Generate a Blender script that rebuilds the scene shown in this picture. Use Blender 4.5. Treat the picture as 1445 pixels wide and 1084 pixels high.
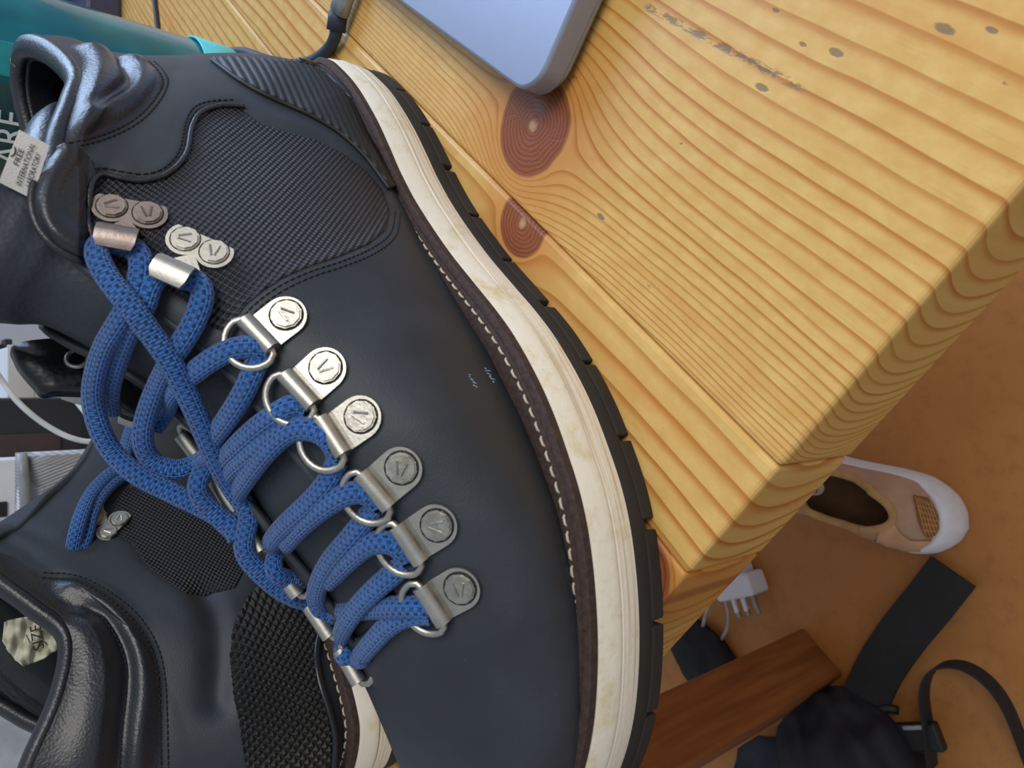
import bpy, bmesh, math, random
import numpy as np
from mathutils import Vector, Matrix, geometry
from mathutils.bvhtree import BVHTree

random.seed(7); np.random.seed(7)
for o in list(bpy.data.objects): bpy.data.objects.remove(o)
scene = bpy.context.scene
COL = scene.collection

# ------------------------------------------------------------------ camera
# table top is z = 0; the phone is held on its side 17 cm above it, looking down 41 degrees
PITCH = math.radians(41.0); CAMH = 0.17; FPX = 1010.0
sP, cP = math.sin(PITCH), math.cos(PITCH)
cam_d = bpy.data.cameras.new('camera'); cam = bpy.data.objects.new('camera', cam_d); COL.objects.link(cam)
cam_d.sensor_fit = 'HORIZONTAL'; cam_d.sensor_width = 36.0; cam_d.lens = 36.0 * FPX / 1445.0
cam_d.clip_start = 0.01; cam_d.clip_end = 50
cam.matrix_world = Matrix(((0, 1, 0, 0), (-sP, 0, -cP, 0), (-cP, 0, sP, CAMH), (0, 0, 0, 1)))
cam_d.dof.use_dof = True; cam_d.dof.focus_distance = 0.27; cam_d.dof.aperture_fstop = 26.0
scene.camera = cam

# ------------------------------------------------------------------ light and exposure
world = bpy.data.worlds.new('room_light'); scene.world = world; world.use_nodes = True
bgn = world.node_tree.nodes['Background']
bgn.inputs[0].default_value = (0.84, 0.91, 1.0, 1); bgn.inputs[1].default_value = 0.40
def area_light(name, loc, target, size, power, color, size_y=None):
    d = bpy.data.lights.new(name, 'AREA'); d.energy = power; d.color = color; d.size = size
    if size_y: d.shape = 'RECTANGLE'; d.size_y = size_y
    o = bpy.data.objects.new(name, d); COL.objects.link(o); o.location = loc
    o.rotation_euler = (Vector(target) - Vector(loc)).to_track_quat('-Z', 'Y').to_euler()
    return o
area_light('room_lamp', (0.58, -0.36, 0.95), (0.0, 0.2, 0.0), 0.6, 8.6, (1.0, 0.94, 0.86))
area_light('window_light', (1.7, 1.3, 1.1), (0.05, 0.25, 0.1), 1.0, 36.0, (0.50, 0.68, 1.0), 1.2)
scene.view_settings.view_transform = 'Standard'; scene.view_settings.look = 'None'
scene.view_settings.exposure = 0.0; scene.view_settings.gamma = 1.0
scene.view_settings.use_curve_mapping = False

# ------------------------------------------------------------------ helpers
CAM = Vector((0, 0, CAMH))
def raydir(x, y):
    a = (542 - y) / FPX; b = (x - 722.5) / FPX
    return Vector((a, cP - b * sP, -sP - b * cP))
def at_z(x, y, z=0.0):
    r = raydir(x, y); return CAM + r * ((z - CAMH) / r.z)
def at_depth(x, y, d):
    return CAM + raydir(x, y) * d
def at_ydist(x, y, Y):
    r = raydir(x, y); return CAM + r * (Y / r.y)

def setp(o, label=None, cat=None, group=None, kind=None):
    if label: o['label'] = label
    if cat: o['category'] = cat
    if group: o['group'] = group
    if kind: o['kind'] = kind
    return o
def empty(name, loc=(0, 0, 0), rotz=0.0):
    o = bpy.data.objects.new(name, None); COL.objects.link(o); o.empty_display_size = 0.02
    o.location = loc; o.rotation_euler = (0, 0, rotz); return o
def mobj(name, verts, faces, mat, parent=None, smooth=True, uv=None):
    me = bpy.data.meshes.new(name); me.from_pydata([tuple(v) for v in verts], [], [tuple(f) for f in faces])
    if uv is not None:
        l = me.uv_layers.new(name='UVMap')
        idx = np.zeros(len(me.loops), dtype=np.int32); me.loops.foreach_get('vertex_index', idx)
        l.data.foreach_set('uv', np.asarray(uv, dtype=np.float32)[idx].ravel())
    me.validate(); me.update()
    if smooth: me.polygons.foreach_set('use_smooth', [True] * len(me.polygons))
    if mat: me.materials.append(mat)
    o = bpy.data.objects.new(name, me); COL.objects.link(o)
    if parent: o.parent = parent
    return o
def bmobj(name, bm, mat, parent=None, smooth=True, recalc=True):
    if recalc: bmesh.ops.recalc_face_normals(bm, faces=bm.faces)
    me = bpy.data.meshes.new(name); bm.to_mesh(me); bm.free()
    if smooth: me.polygons.foreach_set('use_smooth', [True] * len(me.polygons))
    if mat: me.materials.append(mat)
    o = bpy.data.objects.new(name, me); COL.objects.link(o)
    if parent: o.parent = parent
    return o
def autosmooth(o, ang=35):
    me = o.data; me.set_sharp_from_angle(angle=math.radians(ang)); return o
def bevel(o, w, seg=2):
    m = o.modifiers.new('bevel', 'BEVEL'); m.width = w; m.segments = seg; m.limit_method = 'ANGLE'; m.angle_limit = math.radians(40); return o
def crom(P, n_per=8, closed=False):
    P = np.asarray(P, float); out = []; N = len(P)
    if N == 2:
        return np.array([P[0] + (P[1] - P[0]) * i / n_per for i in range(n_per + 1)])
    rng = range(N) if closed else range(N - 1)
    for i in rng:
        if closed: p0, p1, p2, p3 = P[(i - 1) % N], P[i], P[(i + 1) % N], P[(i + 2) % N]
        else:
            p1, p2 = P[i], P[i + 1]
            p0 = P[i - 1] if i > 0 else 2 * p1 - p2
            p3 = P[i + 2] if i + 2 < N else 2 * p2 - p1
        for k in range(n_per):
            t = k / n_per
            out.append(0.5 * ((2 * p1) + (-p0 + p2) * t + (2 * p0 - 5 * p1 + 4 * p2 - p3) * t * t + (-p0 + 3 * p1 - 3 * p2 + p3) * t ** 3))
    if not closed: out.append(P[-1])
    return np.array(out)
def resample(P, step, closed=False):
    P = np.asarray(P, float)
    if closed: P = np.vstack([P, P[:1]])
    d = np.r_[0, np.cumsum(np.linalg.norm(np.diff(P, axis=0), axis=1))]
    n = max(2, int(round(d[-1] / step))); q = np.linspace(0, d[-1], n + 1)
    R = np.stack([np.interp(q, d, P[:, k]) for k in range(P.shape[1])], 1)
    return R[:-1] if closed else R
def tube(bm, pts, r, seg=8, closed=False, rb=None, ups=None, cap=True):
    """tube along pts; r and rb are the two half widths, ups the direction of rb"""
    pts = [Vector(p) for p in pts]; n = len(pts); rings = []; prev = None
    for i, p in enumerate(pts):
        if closed: t = pts[(i + 1) % n] - pts[i - 1]
        else: t = pts[min(i + 1, n - 1)] - pts[max(i - 1, 0)]
        t = t.normalized() if t.length > 1e-12 else Vector((0, 0, 1))
        if ups is not None: u = Vector(ups[i])
        elif prev is not None: u = prev
        else: u = Vector((0, 0, 1)) if abs(t.z) < 0.9 else Vector((1, 0, 0))
        u = (u - t * u.dot(t))
        u = u.normalized() if u.length > 1e-9 else t.orthogonal().normalized()
        prev = u; w = t.cross(u)
        ra = r[i] if hasattr(r, '__len__') else r
        rbb = ra if rb is None else (rb[i] if hasattr(rb, '__len__') else rb)
        rings.append([bm.verts.new(p + w * (ra * math.cos(2 * math.pi * k / seg)) + u * (rbb * math.sin(2 * math.pi * k / seg))) for k in range(seg)])
    m = n if closed else n - 1
    for i in range(m):
        A, B = rings[i], rings[(i + 1) % n]
        for k in range(seg): bm.faces.new((A[k], A[(k + 1) % seg], B[(k + 1) % seg], B[k]))
    if not closed and cap:
        bm.faces.new(rings[0][::-1]); bm.faces.new(rings[-1])
    return rings
def prism(bm, outline, z0, z1, M=None):
    """closed 2D outline (x, y) extruded from z0 to z1"""
    M = M or Matrix()
    a = [bm.verts.new(M @ Vector((x, y, z0))) for x, y in outline]; b = [bm.verts.new(M @ Vector((x, y, z1))) for x, y in outline]
    n = len(a)
    for i in range(n): bm.faces.new((a[i], a[(i + 1) % n], b[(i + 1) % n], b[i]))
    bm.faces.new(a[::-1]); bm.faces.new(b)
def box(bm, c, s, M=None):
    M = M or Matrix()
    x, y, z = s[0] / 2, s[1] / 2, s[2] / 2
    v = [bm.verts.new(M @ Vector((c[0] + i * x, c[1] + j * y, c[2] + k * z))) for i in (-1, 1) for j in (-1, 1) for k in (-1, 1)]
    for f in ((0, 1, 3, 2), (4, 6, 7, 5), (0, 4, 5, 1), (2, 3, 7, 6), (0, 2, 6, 4), (1, 5, 7, 3)): bm.faces.new([v[i] for i in f])
def lathe(bm, prof, seg=40, M=None):
    M = M or Matrix(); rings = []
    for r, z in prof:
        rings.append([bm.verts.new(M @ Vector((r * math.cos(2 * math.pi * k / seg), r * math.sin(2 * math.pi * k / seg), z))) for k in range(seg)])
    for A, B in zip(rings, rings[1:]):
        for k in range(seg): bm.faces.new((A[k], A[(k + 1) % seg], B[(k + 1) % seg], B[k]))
    bm.faces.new(rings[0][::-1]); bm.faces.new(rings[-1])
def frame(p, x, z):
    """matrix with origin p, x axis near x and z axis along z"""
    z = Vector(z).normalized(); x = Vector(x); x = (x - z * x.dot(z)).normalized(); y = z.cross(x)
    return Matrix(((x.x, y.x, z.x, p[0]), (x.y, y.y, z.y, p[1]), (x.z, y.z, z.z, p[2]), (0, 0, 0, 1)))
def text_mesh(name, body, size, M, mat, parent=None, align='CENTER', extrude=0.00004, sx=1.0, spacing=1.0):
    cu = bpy.data.curves.new(name, 'FONT'); cu.body = body; cu.size = size; cu.align_x = align; cu.align_y = 'CENTER'
    cu.extrude = extrude; cu.resolution_u = 3; cu.space_character = spacing
    t = bpy.data.objects.new(name, cu); COL.objects.link(t)
    me = bpy.data.meshes.new_from_object(t.evaluated_get(bpy.context.evaluated_depsgraph_get()))
    bpy.data.objects.remove(t)
    for v in me.vertices: v.co = M @ Vector((v.co.x * sx, v.co.y, v.co.z))
    me.materials.clear(); me.materials.append(mat)
    o = bpy.data.objects.new(name, me); COL.objects.link(o)
    if parent: o.parent = parent
    return o

# ------------------------------------------------------------------ materials
class NT:
    def __init__(s, name):
        s.m = bpy.data.materials.new(name); s.m.use_nodes = True; s.t = s.m.node_tree
        s.b = s.t.nodes['Principled BSDF']
    def n(s, typ, **kw):
        nd = s.t.nodes.new(typ)
        for k, v in kw.items(): setattr(nd, k, v)
        return nd
    def l(s, a, b): s.t.links.new(a, b)
    def val(s, x, sock):
        if isinstance(x, (int, float)): sock.default_value = x
        elif isinstance(x, tuple): sock.default_value = x
        else: s.l(x, sock)
    def math(s, op, a, b=0.0, c=0.0, clamp=False):
        nd = s.n('ShaderNodeMath', operation=op, use_clamp=clamp)
        s.val(a, nd.inputs[0]); s.val(b, nd.inputs[1]); s.val(c, nd.inputs[2]); return nd.outputs[0]
    def smooth(s, x, lo, hi, a=0.0, b=1.0):
        nd = s.n('ShaderNodeMapRange', interpolation_type='SMOOTHSTEP', clamp=True); s.val(x, nd.inputs[0])
        nd.inputs[1].default_value = lo; nd.inputs[2].default_value = hi; nd.inputs[3].default_value = a; nd.inputs[4].default_value = b
        return nd.outputs[0]
    def mix(s, f, a, b):
        nd = s.n('ShaderNodeMix', data_type='RGBA'); s.val(f, nd.inputs[0]); s.val(a, nd.inputs[6]); s.val(b, nd.inputs[7]); return nd.outputs[2]
    def obj(s): return s.n('ShaderNodeTexCoord').outputs['Object']
    def uv(s): return s.n('ShaderNodeTexCoord').outputs['UV']
    def sep(s, v):
        nd = s.n('ShaderNodeSeparateXYZ'); s.l(v, nd.inputs[0]); return nd.outputs
    def comb(s, x, y, z=0.0):
        nd = s.n('ShaderNodeCombineXYZ'); s.val(x, nd.inputs[0]); s.val(y, nd.inputs[1]); s.val(z, nd.inputs[2]); return nd.outputs[0]
    def noise(s, vec, scale, detail=3.0, rough=0.55, out=0):
        nd = s.n('ShaderNodeTexNoise'); nd.inputs['Scale'].default_value = scale; nd.inputs['Detail'].default_value = detail
        nd.inputs['Roughness'].default_value = rough
        if vec is not None: s.l(vec, nd.inputs['Vector'])
        return nd.outputs[out]
    def ramp(s, f, stops):
        nd = s.n('ShaderNodeValToRGB'); s.val(f, nd.inputs[0]); e = nd.color_ramp.elements
        while len(e) < len(stops): e.new(0.5)
        for q, (p, c) in zip(e, stops): q.position = p; q.color = tuple(c) + (1,)
        return nd.outputs[0]
    def bump(s, h, strength=0.3, dist=0.001):
        nd = s.n('ShaderNodeBump'); nd.inputs['Strength'].default_value = strength; nd.inputs['Distance'].default_value = dist
        s.l(h, nd.inputs['Height']); s.l(nd.outputs[0], s.b.inputs['Normal'])
    def color(s, c): s.val(c, s.b.inputs['Base Color'])
    def set(s, rough=None, metal=None, spec=None, coat=None, trans=None, ior=None, sheen=None):
        for k, v in (('Roughness', rough), ('Metallic', metal), ('Specular IOR Level', spec), ('Coat Weight', coat), ('Transmission Weight', trans), ('IOR', ior), ('Sheen Weight', sheen)):
            if v is not None: s.val(v, s.b.inputs[k])
        return s
def srgb(r, g, b, a=1.0):
    f = lambda v: v / 12.92 if v <= 0.04045 else ((v + 0.055) / 1.055) ** 2.4
    return (f(r / 255), f(g / 255), f(b / 255), a)
def plain(name, rgb, rough=0.5, metal=0.0, var=0.12, scale=60.0, bump=0.15, bscale=400.0, spec=0.5, coat=0.0):
    t = NT(name); o = t.obj(); c = srgb(*rgb)
    nz = t.noise(o, scale, 4)
    t.color(t.mix(t.smooth(nz, 0.3, 0.7), tuple(q * (1 - var) for q in c[:3]) + (1,), tuple(min(1, q * (1 + var)) for q in c[:3]) + (1,)))
    t.set(rough, metal, spec, coat); t.bump(t.noise(o, bscale, 3), bump, 0.0004); return t.m

def mat_leather(name, rgb, rough, grain=0.25, gscale=900.0, scuff=0.0, spec=0.5):
    t = NT(name); o = t.obj(); c = srgb(*rgb)[:3]
    big = t.noise(o, 22.0, 5, 0.6); fine = t.noise(o, gscale, 3)
    v = t.n('ShaderNodeTexVoronoi'); v.inputs['Scale'].default_value = gscale * 0.9; t.l(o, v.inputs['Vector'])
    col = t.mix(t.smooth(big, 0.3, 0.72), tuple(q * 0.78 for q in c) + (1,), tuple(q * 1.28 for q in c) + (1,))
    if scuff:
        dust = t.smooth(t.noise(o, 260.0, 4, 0.75), 0.66, 0.82)
        col = t.mix(t.math('MULTIPLY', dust, scuff), col, srgb(120, 130, 145))
    t.color(col); t.set(t.math('ADD', t.math('MULTIPLY', big, 0.25), rough - 0.12), 0, spec)
    h = t.math('ADD', t.math('MULTIPLY', fine, 0.5), t.math('MULTIPLY', v.outputs[0], 0.6)); t.bump(h, grain, 0.0006)
    return t.m
M_nubuck = mat_leather('black_nubuck', (48, 54, 62), 0.55, 0.12, 1500.0, 0.25, 0.45)
M_collar = mat_leather('smooth_black_leather', (36, 39, 47), 0.36, 0.22, 1100.0, 0.0, 0.55)
M_patent = mat_leather('lining_leather', (17, 18, 21), 0.25, 0.15, 700.0, 0.0, 0.6)
M_tongue = mat_leather('tongue_leather', (48, 55, 64), 0.5, 0.3, 700.0, 0.35)
M_rubber = plain('black_rubber', (30, 31, 32), 0.55, bump=0.2, bscale=900)
M_outsole = plain('outsole_rubber', (38, 36, 35), 0.75, bump=0.2, bscale=600)
M_pipe = plain('rubber_piping', (34, 38, 44), 0.3)
M_welt = plain('brown_welt', (62, 46, 42), 0.8, var=0.3, scale=500, bump=0.5, bscale=1500)
M_thread = plain('black_thread', (14, 15, 18), 0.7)
M_white_thread = plain('white_thread', (196, 184, 166), 0.85)
M_silver = plain('nickel', (188, 186, 178), 0.42, 1.0, var=0.08, scale=300, bump=0.12, bscale=1200)
M_silver_worn = plain('nickel_worn', (178, 176, 168), 0.42, 1.0, var=0.16, scale=420, bump=0.3, bscale=900)
M_copper = plain('nickel_dull', (160, 146, 140), 0.42, 1.0, var=0.1, scale=300, bump=0.15, bscale=900)
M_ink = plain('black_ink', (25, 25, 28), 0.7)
M_tag = plain('woven_white_label', (205, 205, 203), 0.85, bump=0.6, bscale=2500, var=0.05)

def mat_midsole():
    t = NT('white_midsole'); o = t.obj(); s = t.sep(o)
    nz = t.noise(o, 60.0, 5, 0.65); stain = t.smooth(nz, 0.5, 0.72)
    col = t.mix(stain, srgb(234, 228, 212), srgb(214, 198, 158))
    st = t.noise(t.comb(t.math('MULTIPLY', s[0], 12), t.math('MULTIPLY', s[1], 12), t.math('MULTIPLY', s[2], 900)), 1.0, 3)
    low = t.smooth(s[2], 0.0185, 0.0175)
    col = t.mix(t.math('MULTIPLY', t.math('MULTIPLY', t.smooth(st, 0.5, 0.65), 0.55), low), col, srgb(168, 142, 108))
    sp = t.smooth(t.noise(o, 900.0, 2), 0.72, 0.8)
    col = t.mix(t.math('MULTIPLY', sp, 0.5), col, srgb(120, 100, 75))
    t.color(col); t.set(0.75); t.bump(t.math('ADD', t.math('MULTIPLY', st, low), t.math('MULTIPLY', t.noise(o, 500.0, 4), 0.7)), 0.5, 0.0005); return t.m
M_midsole = mat_midsole()

def mat_weave(name, c0, c1, pu, pv, strength=1.0, rough=0.6):
    """woven fabric: over and under threads in UV millimetres"""
    t = NT(name); s = t.sep(t.uv())
    u = t.math('MULTIPLY', s[0], 2 * math.pi / pu); v = t.math('MULTIPLY', s[1], 2 * math.pi / pv)
    w = t.math('MULTIPLY', t.math('SINE', u), t.math('SINE', v))
    big = t.noise(t.obj(), 120.0, 3)
    h = t.math('ADD', t.math('MULTIPLY', w, 0.5), 0.5)
    t.color(t.mix(t.smooth(h, 0.25, 0.8), srgb(*c0), srgb(*c1)))
    t.set(t.math('ADD', t.math('MULTIPLY', big, 0.2), rough - 0.1)); t.bump(h, strength, 0.0007); return t.m
M_mesh = mat_weave('black_mesh_fabric', (7, 7, 10), (50, 53, 66), 2.3, 1.9, 1.0, 0.5)

def mat_lace():
    t = NT('blue_braided_cord'); s = t.sep(t.uv())      # u along in mm, v around in mm
    row = t.math('DIVIDE', s[1], 1.22); ri = t.math('FLOOR', row)
    x = t.math('ADD', t.math('DIVIDE', s[0], 2.1), t.math('MULTIPLY', ri, 0.5))
    fx = t.math('FRACT', x); fv = t.math('FRACT', row)
    sp = t.math('MULTIPLY', t.math('MULTIPLY', t.smooth(fx, 0.05, 0.13), t.smooth(fx, 0.60, 0.50)), t.math('MULTIPLY', t.smooth(fv, 0.12, 0.3), t.smooth(fv, 0.9, 0.72)))
    odd = t.math('MODULO', t.math('ADD', ri, 100), 2.0)
    sp = t.math('MULTIPLY', sp, t.math('SUBTRACT', 1.0, t.math('MULTIPLY', odd, 0.25)))
    big = t.noise(t.obj(), 90.0, 3)
    base = t.mix(big, srgb(18, 80, 156), srgb(34, 112, 196))
    t.color(t.mix(t.math('MULTIPLY', sp, 0.92), base, srgb(8, 14, 38)))
    a = t.math('SINE', t.math('MULTIPLY', t.math('ADD', s[0], s[1]), 3.6)); b = t.math('SINE', t.math('MULTIPLY', t.math('SUBTRACT', s[0], s[1]), 3.6))
    h = t.math('SUBTRACT', t.math('MULTIPLY', t.math('MULTIPLY', a, b), 0.5), sp)
    t.set(0.55, sheen=0.2); t.bump(h, 0.8, 0.0005); return t.m
M_lace = mat_lace()

# ------------------------------------------------------------------ table
TBL = at_z(968, 812); TA = math.radians(49.5)       # a point of its end edge; grain direction
table = empty('pine_table', (TBL.x, TBL.y, 0.0), TA)
setp(table, 'honey coloured knotty pine table carrying the boots and the laptop', 'table')
# table frame: +x along the grain (away from the end edge), +y to the far left of the end edge, so q = -y
def tabc(x, y):
    d = at_z(x, y) - TBL; return d.x * math.cos(TA) + d.y * math.sin(TA), d.x * math.sin(TA) - d.y * math.cos(TA)
def mat_pine(name, q0, off, knots, dens, worn=False):
    """solid pine: q across the grain in metres from q0; knots are (x, q, radius)"""
    t = NT(name); o = t.obj(); s = t.sep(o)
    p = s[0]; q = t.math('MULTIPLY', s[1], -1.0); z = s[2]
    wob = t.noise(t.comb(t.math('MULTIPLY', p, 4.0), t.math('MULTIPLY', q, 9.0), off), 1.0, 1)
    wob2 = t.noise(t.comb(t.math('MULTIPLY', p, 14.0), t.math('MULTIPLY', q, 60.0), off + 3), 1.0, 2)
    psi = t.math('SUBTRACT', q, q0); inside = None; tint = None; rk = None
    for kx, kq, kr in knots:
        dx = t.math('SUBTRACT', p, kx); dq = t.math('SUBTRACT', q, kq)
        dx2 = t.math('MULTIPLY', dx, 0.92)
        r2 = t.math('ADD', t.math('MULTIPLY', dx2, dx2), t.math('MULTIPLY', dq, dq))
        r = t.math('SQRT', r2)
        ss = t.math('DIVIDE', dq, t.math('ADD', t.math('DIVIDE', r2, kr * kr * 1.0), 0.02))
        fall = t.smooth(r, kr * 5.5, kr * 1.0)
        psi = t.math('SUBTRACT', psi, t.math('MULTIPLY', ss, fall))
        ins = t.smooth(t.math('ADD', r, t.math('MULTIPLY', t.math('SUBTRACT', wob2, 0.5), kr * 0.25)), kr * 1.0, kr * 0.9)
        tn = t.smooth(r, kr * 3.0, kr * 0.8)
        inside = ins if inside is None else t.math('MAXIMUM', inside, ins)
        tint = tn if tint is None else t.math('MAXIMUM', tint, tn)
        rk = r if rk is None else t.math('MINIMUM', rk, r)
    psi = t.math('ADD', psi, t.math('MULTIPLY', t.math('SUBTRACT', wob, 0.5), 0.012))
    psi = t.math('ADD', psi, t.math('MULTIPLY', t.math('SUBTRACT', wob2, 0.5), 0.0032))
    # rings lean and curve through the thickness so they run on over the end grain
    psi = t.math('ADD', psi, t.math('ADD', t.math('MULTIPLY', z, -0.55), t.math('MULTIPLY', t.math('MULTIPLY', z, z), -14.0)))
    a, b = dens
    ph = t.math('MULTIPLY', t.math('LOGARITHM', t.math('MAXIMUM', t.math('ADD', t.math('DIVIDE', psi, b), 1.0), 0.02), math.e), a)
    fr = t.math('FRACT', t.math('ADD', ph, 50.0))
    irr = t.noise(t.comb(t.math('FLOOR', t.math('ADD', ph, 50.0)), off, 0.3), 3.1, 1)
    line = t.math('MULTIPLY', t.math('POWER', t.smooth(fr, 0.35, 0.95), 2.6), t.smooth(fr, 1.0, 0.96))
    line = t.math('MULTIPLY', line, t.math('ADD', 0.25, t.math('MULTIPLY', irr, 1.15)))
    fib = t.noise(t.comb(t.math('MULTIPLY', p, 60.0), t.math('MULTIPLY', q, 1600.0), t.math('MULTIPLY', z, 1600.0)), 1.0, 2)
    blot = t.noise(t.comb(t.math('MULTIPLY', p, 110.0), t.math('MULTIPLY', q, 170.0), off), 1.0, 4, 0.65)
    light = t.mix(t.smooth(blot, 0.3, 0.75), srgb(212, 168, 94), srgb(223, 184, 112))
    if tint is not None: light = t.mix(t.math('MULTIPLY', tint, 0.75), light, srgb(196, 128, 58))
    streak = t.noise(t.comb(t.math('MULTIPLY', p, 2.2), t.math('MULTIPLY', psi, 55.0), off + 21), 1.0, 2)
    light = t.mix(t.math('MULTIPLY', t.smooth(streak, 0.54, 0.72), 0.6), light, srgb(204, 136, 58))
    dark = srgb(176, 106, 32)
    col = t.mix(t.math('MULTIPLY', line, 0.9), light, dark)
    col = t.mix(t.math('MULTIPLY', t.smooth(fib, 0.55, 0.8), 0.16), col, srgb(150, 96, 45))
    if inside is not None:
        kr_ = t.math('FRACT', t.math('ADD', t.math('MULTIPLY', rk, 620.0), t.math('ADD', t.math('MULTIPLY', wob2, 3.5), t.math('MULTIPLY', blot, 1.2))))
        kcol = t.mix(t.math('MULTIPLY', t.smooth(kr_, 0.2, 0.95), 0.75), srgb(148, 84, 50), srgb(108, 54, 34))
        kcol = t.mix(t.smooth(t.math('ADD', rk, t.math('MULTIPLY', blot, 0.003)), 0.0042, 0.0022), kcol, srgb(190, 146, 100))
        col = t.mix(inside, col, kcol)
    # worn dents and marks
    mk = t.noise(t.comb(t.math('MULTIPLY', p, 70.0), t.math('MULTIPLY', q, 150.0), off + 9), 1.0, 4, 0.7)
    mk2 = t.noise(t.comb(t.math('MULTIPLY', p, 16.0), t.math('MULTIPLY', q, 16.0), off + 5), 1.0, 1)
    mark = t.math('MULTIPLY', t.smooth(mk, 0.685, 0.71), t.smooth(mk2, 0.48, 0.56))
    if worn:      # long grey scrape running with the grain, and a few dents
        pa, qa = tabc(905, 6); pb, qb = tabc(1140, 130); m_ = (qb - qa) / (pb - pa)
        dq = t.math('ABSOLUTE', t.math('SUBTRACT', q, t.math('ADD', qa, t.math('MULTIPLY', t.math('SUBTRACT', p, pa), m_))))
        lo, hi = min(pa, pb), max(pa, pb)
        inr = t.math('MULTIPLY', t.smooth(p, lo, lo + 0.004), t.smooth(p, hi, hi - 0.004))
        sn = t.noise(t.comb(t.math('MULTIPLY', p, 140.0), t.math('MULTIPLY', q, 420.0), 2.0), 1.0, 3, 0.7)
        mark = t.math('MAXIMUM', mark, t.math('MULTIPLY', t.math('MULTIPLY', t.smooth(dq, 0.0016, 0.0004), inr), t.smooth(sn, 0.44, 0.56)))
        for x_, y_, w_ in ((1180, 75, 1.0), (1333, 41, 1.2), (1075, 124, 1.0), (1400, 43, 0.7), (1095, 15, 0.6), (1133, 63, 0.6), (1240, 551, 0.8), (848, 306, 0.9), (940, 545, 0.7)):
            pc, qc = tabc(x_, y_)
            e = t.math('ADD', t.math('POWER', t.math('DIVIDE', t.math('SUBTRACT', p, pc), 0.0026 * w_), 2.0), t.math('POWER', t.math('DIVIDE', t.math('SUBTRACT', q, qc), 0.0010 * w_), 2.0))
            e = t.math('ADD', e, t.math('MULTIPLY', sn, 1.4)); mark = t.math('MAXIMUM', mark, t.smooth(e, 1.6, 1.1))
    col = t.mix(t.math('MULTIPLY', mark, 0.75), col, srgb(112, 96, 80))
    t.color(col)
    t.set(t.math('ADD', 0.34, t.math('MULTIPLY', blot, 0.12)), 0, 0.4)
    h = t.math('ADD', t.math('MULTIPLY', line, -0.25), t.math('MULTIPLY', mark, -0.8)); t.bump(h, 0.25, 0.0006)
    return t.m
TH = 0.040
def plank(name, q0, q1, x0, x1, mat):
    bm = bmesh.new(); box(bm, ((x0 + x1) / 2, -(q0 + q1) / 2, -TH / 2), (x1 - x0, q1 - q0 - 0.00025, TH))
    o = bmobj(name, bm, mat, table, smooth=False); bevel(o, 0.0016, 3); return o
plank('plank', 0.0432, 0.30, 0, 1.35, mat_pine('pine_board_wide', 0.0432, 1.0, [(0.1425, 0.0685, 0.0178)], (16.0, 0.024), True))
plank('plank', 0.0, 0.0432, 0, 1.35, mat_pine('pine_board_narrow', -0.004, 7.3, [(0.125, 0.0395, 0.0125)], (17.0, 0.10)))
plank('plank', -0.15, 0.0, 0, 1.35, mat_pine('pine_board_inner', -0.16, 12.9, [(0.012, -0.012, 0.012)], (40.0, 0.14)))
plank('plank', -0.30, -0.15, 0, 1.35, mat_pine('pine_board_rear', -0.31, 17.1, [(0.2, -0.27, 0.012)], (30.0, 0.1)))
plank('plank', -0.44, -0.30, 0, 1.35, mat_pine('pine_board_back', -0.46, 23.4, [], (30.0, 0.1)))
def mat_leg():
    t = NT('stained_leg_wood'); o = t.obj(); s = t.sep(o)
    f = t.noise(t.comb(t.math('MULTIPLY', s[0], 90), t.math('MULTIPLY', s[1], 90), t.math('MULTIPLY', s[2], 6)), 1.0, 4)
    t.color(t.mix(t.smooth(f, 0.3, 0.7), srgb(120, 68, 30), srgb(150, 92, 46))); t.set(0.45); t.bump(f, 0.1, 0.001); return t.m
M_leg = mat_leg()
for lx, lq in ((0.014, -0.412), (1.27, -0.412), (0.014, 0.27), (1.27, 0.27)):
    bm = bmesh.new(); box(bm, (lx + 0.034, -lq + 0.03 * (1 if lq < 0 else -1) , (-0.72 - TH) / 2), (0.068, 0.06, 0.72 - TH)); o = bmobj('leg', bm, M_leg, table, False); bevel(o, 0.003, 2); o['label'] = 'brown stained table leg'

def mat_floor():
    t = NT('brown_floor'); o = t.obj(); s = t.sep(o)
    n1 = t.noise(o, 3.0, 5, 0.6); n2 = t.noise(o, 60.0, 4, 0.7)
    col = t.mix(t.smooth(n1, 0.3, 0.7), srgb(176, 114, 56), srgb(196, 134, 70))
    col = t.mix(t.math('MULTIPLY', t.smooth(n2, 0.45, 0.75), 0.35), col, srgb(138, 88, 46))
    t.color(col); t.set(t.math('ADD', 0.42, t.math('MULTIPLY', n2, 0.15))); t.bump(n2, 0.12, 0.002); return t.m
FZ = -0.72
bm = bmesh.new(); box(bm, (0, 0.8, FZ - 0.02), (5, 5, 0.04))
setp(bmobj('floor', bm, mat_floor(), None, smooth=False), kind='structure')

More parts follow.
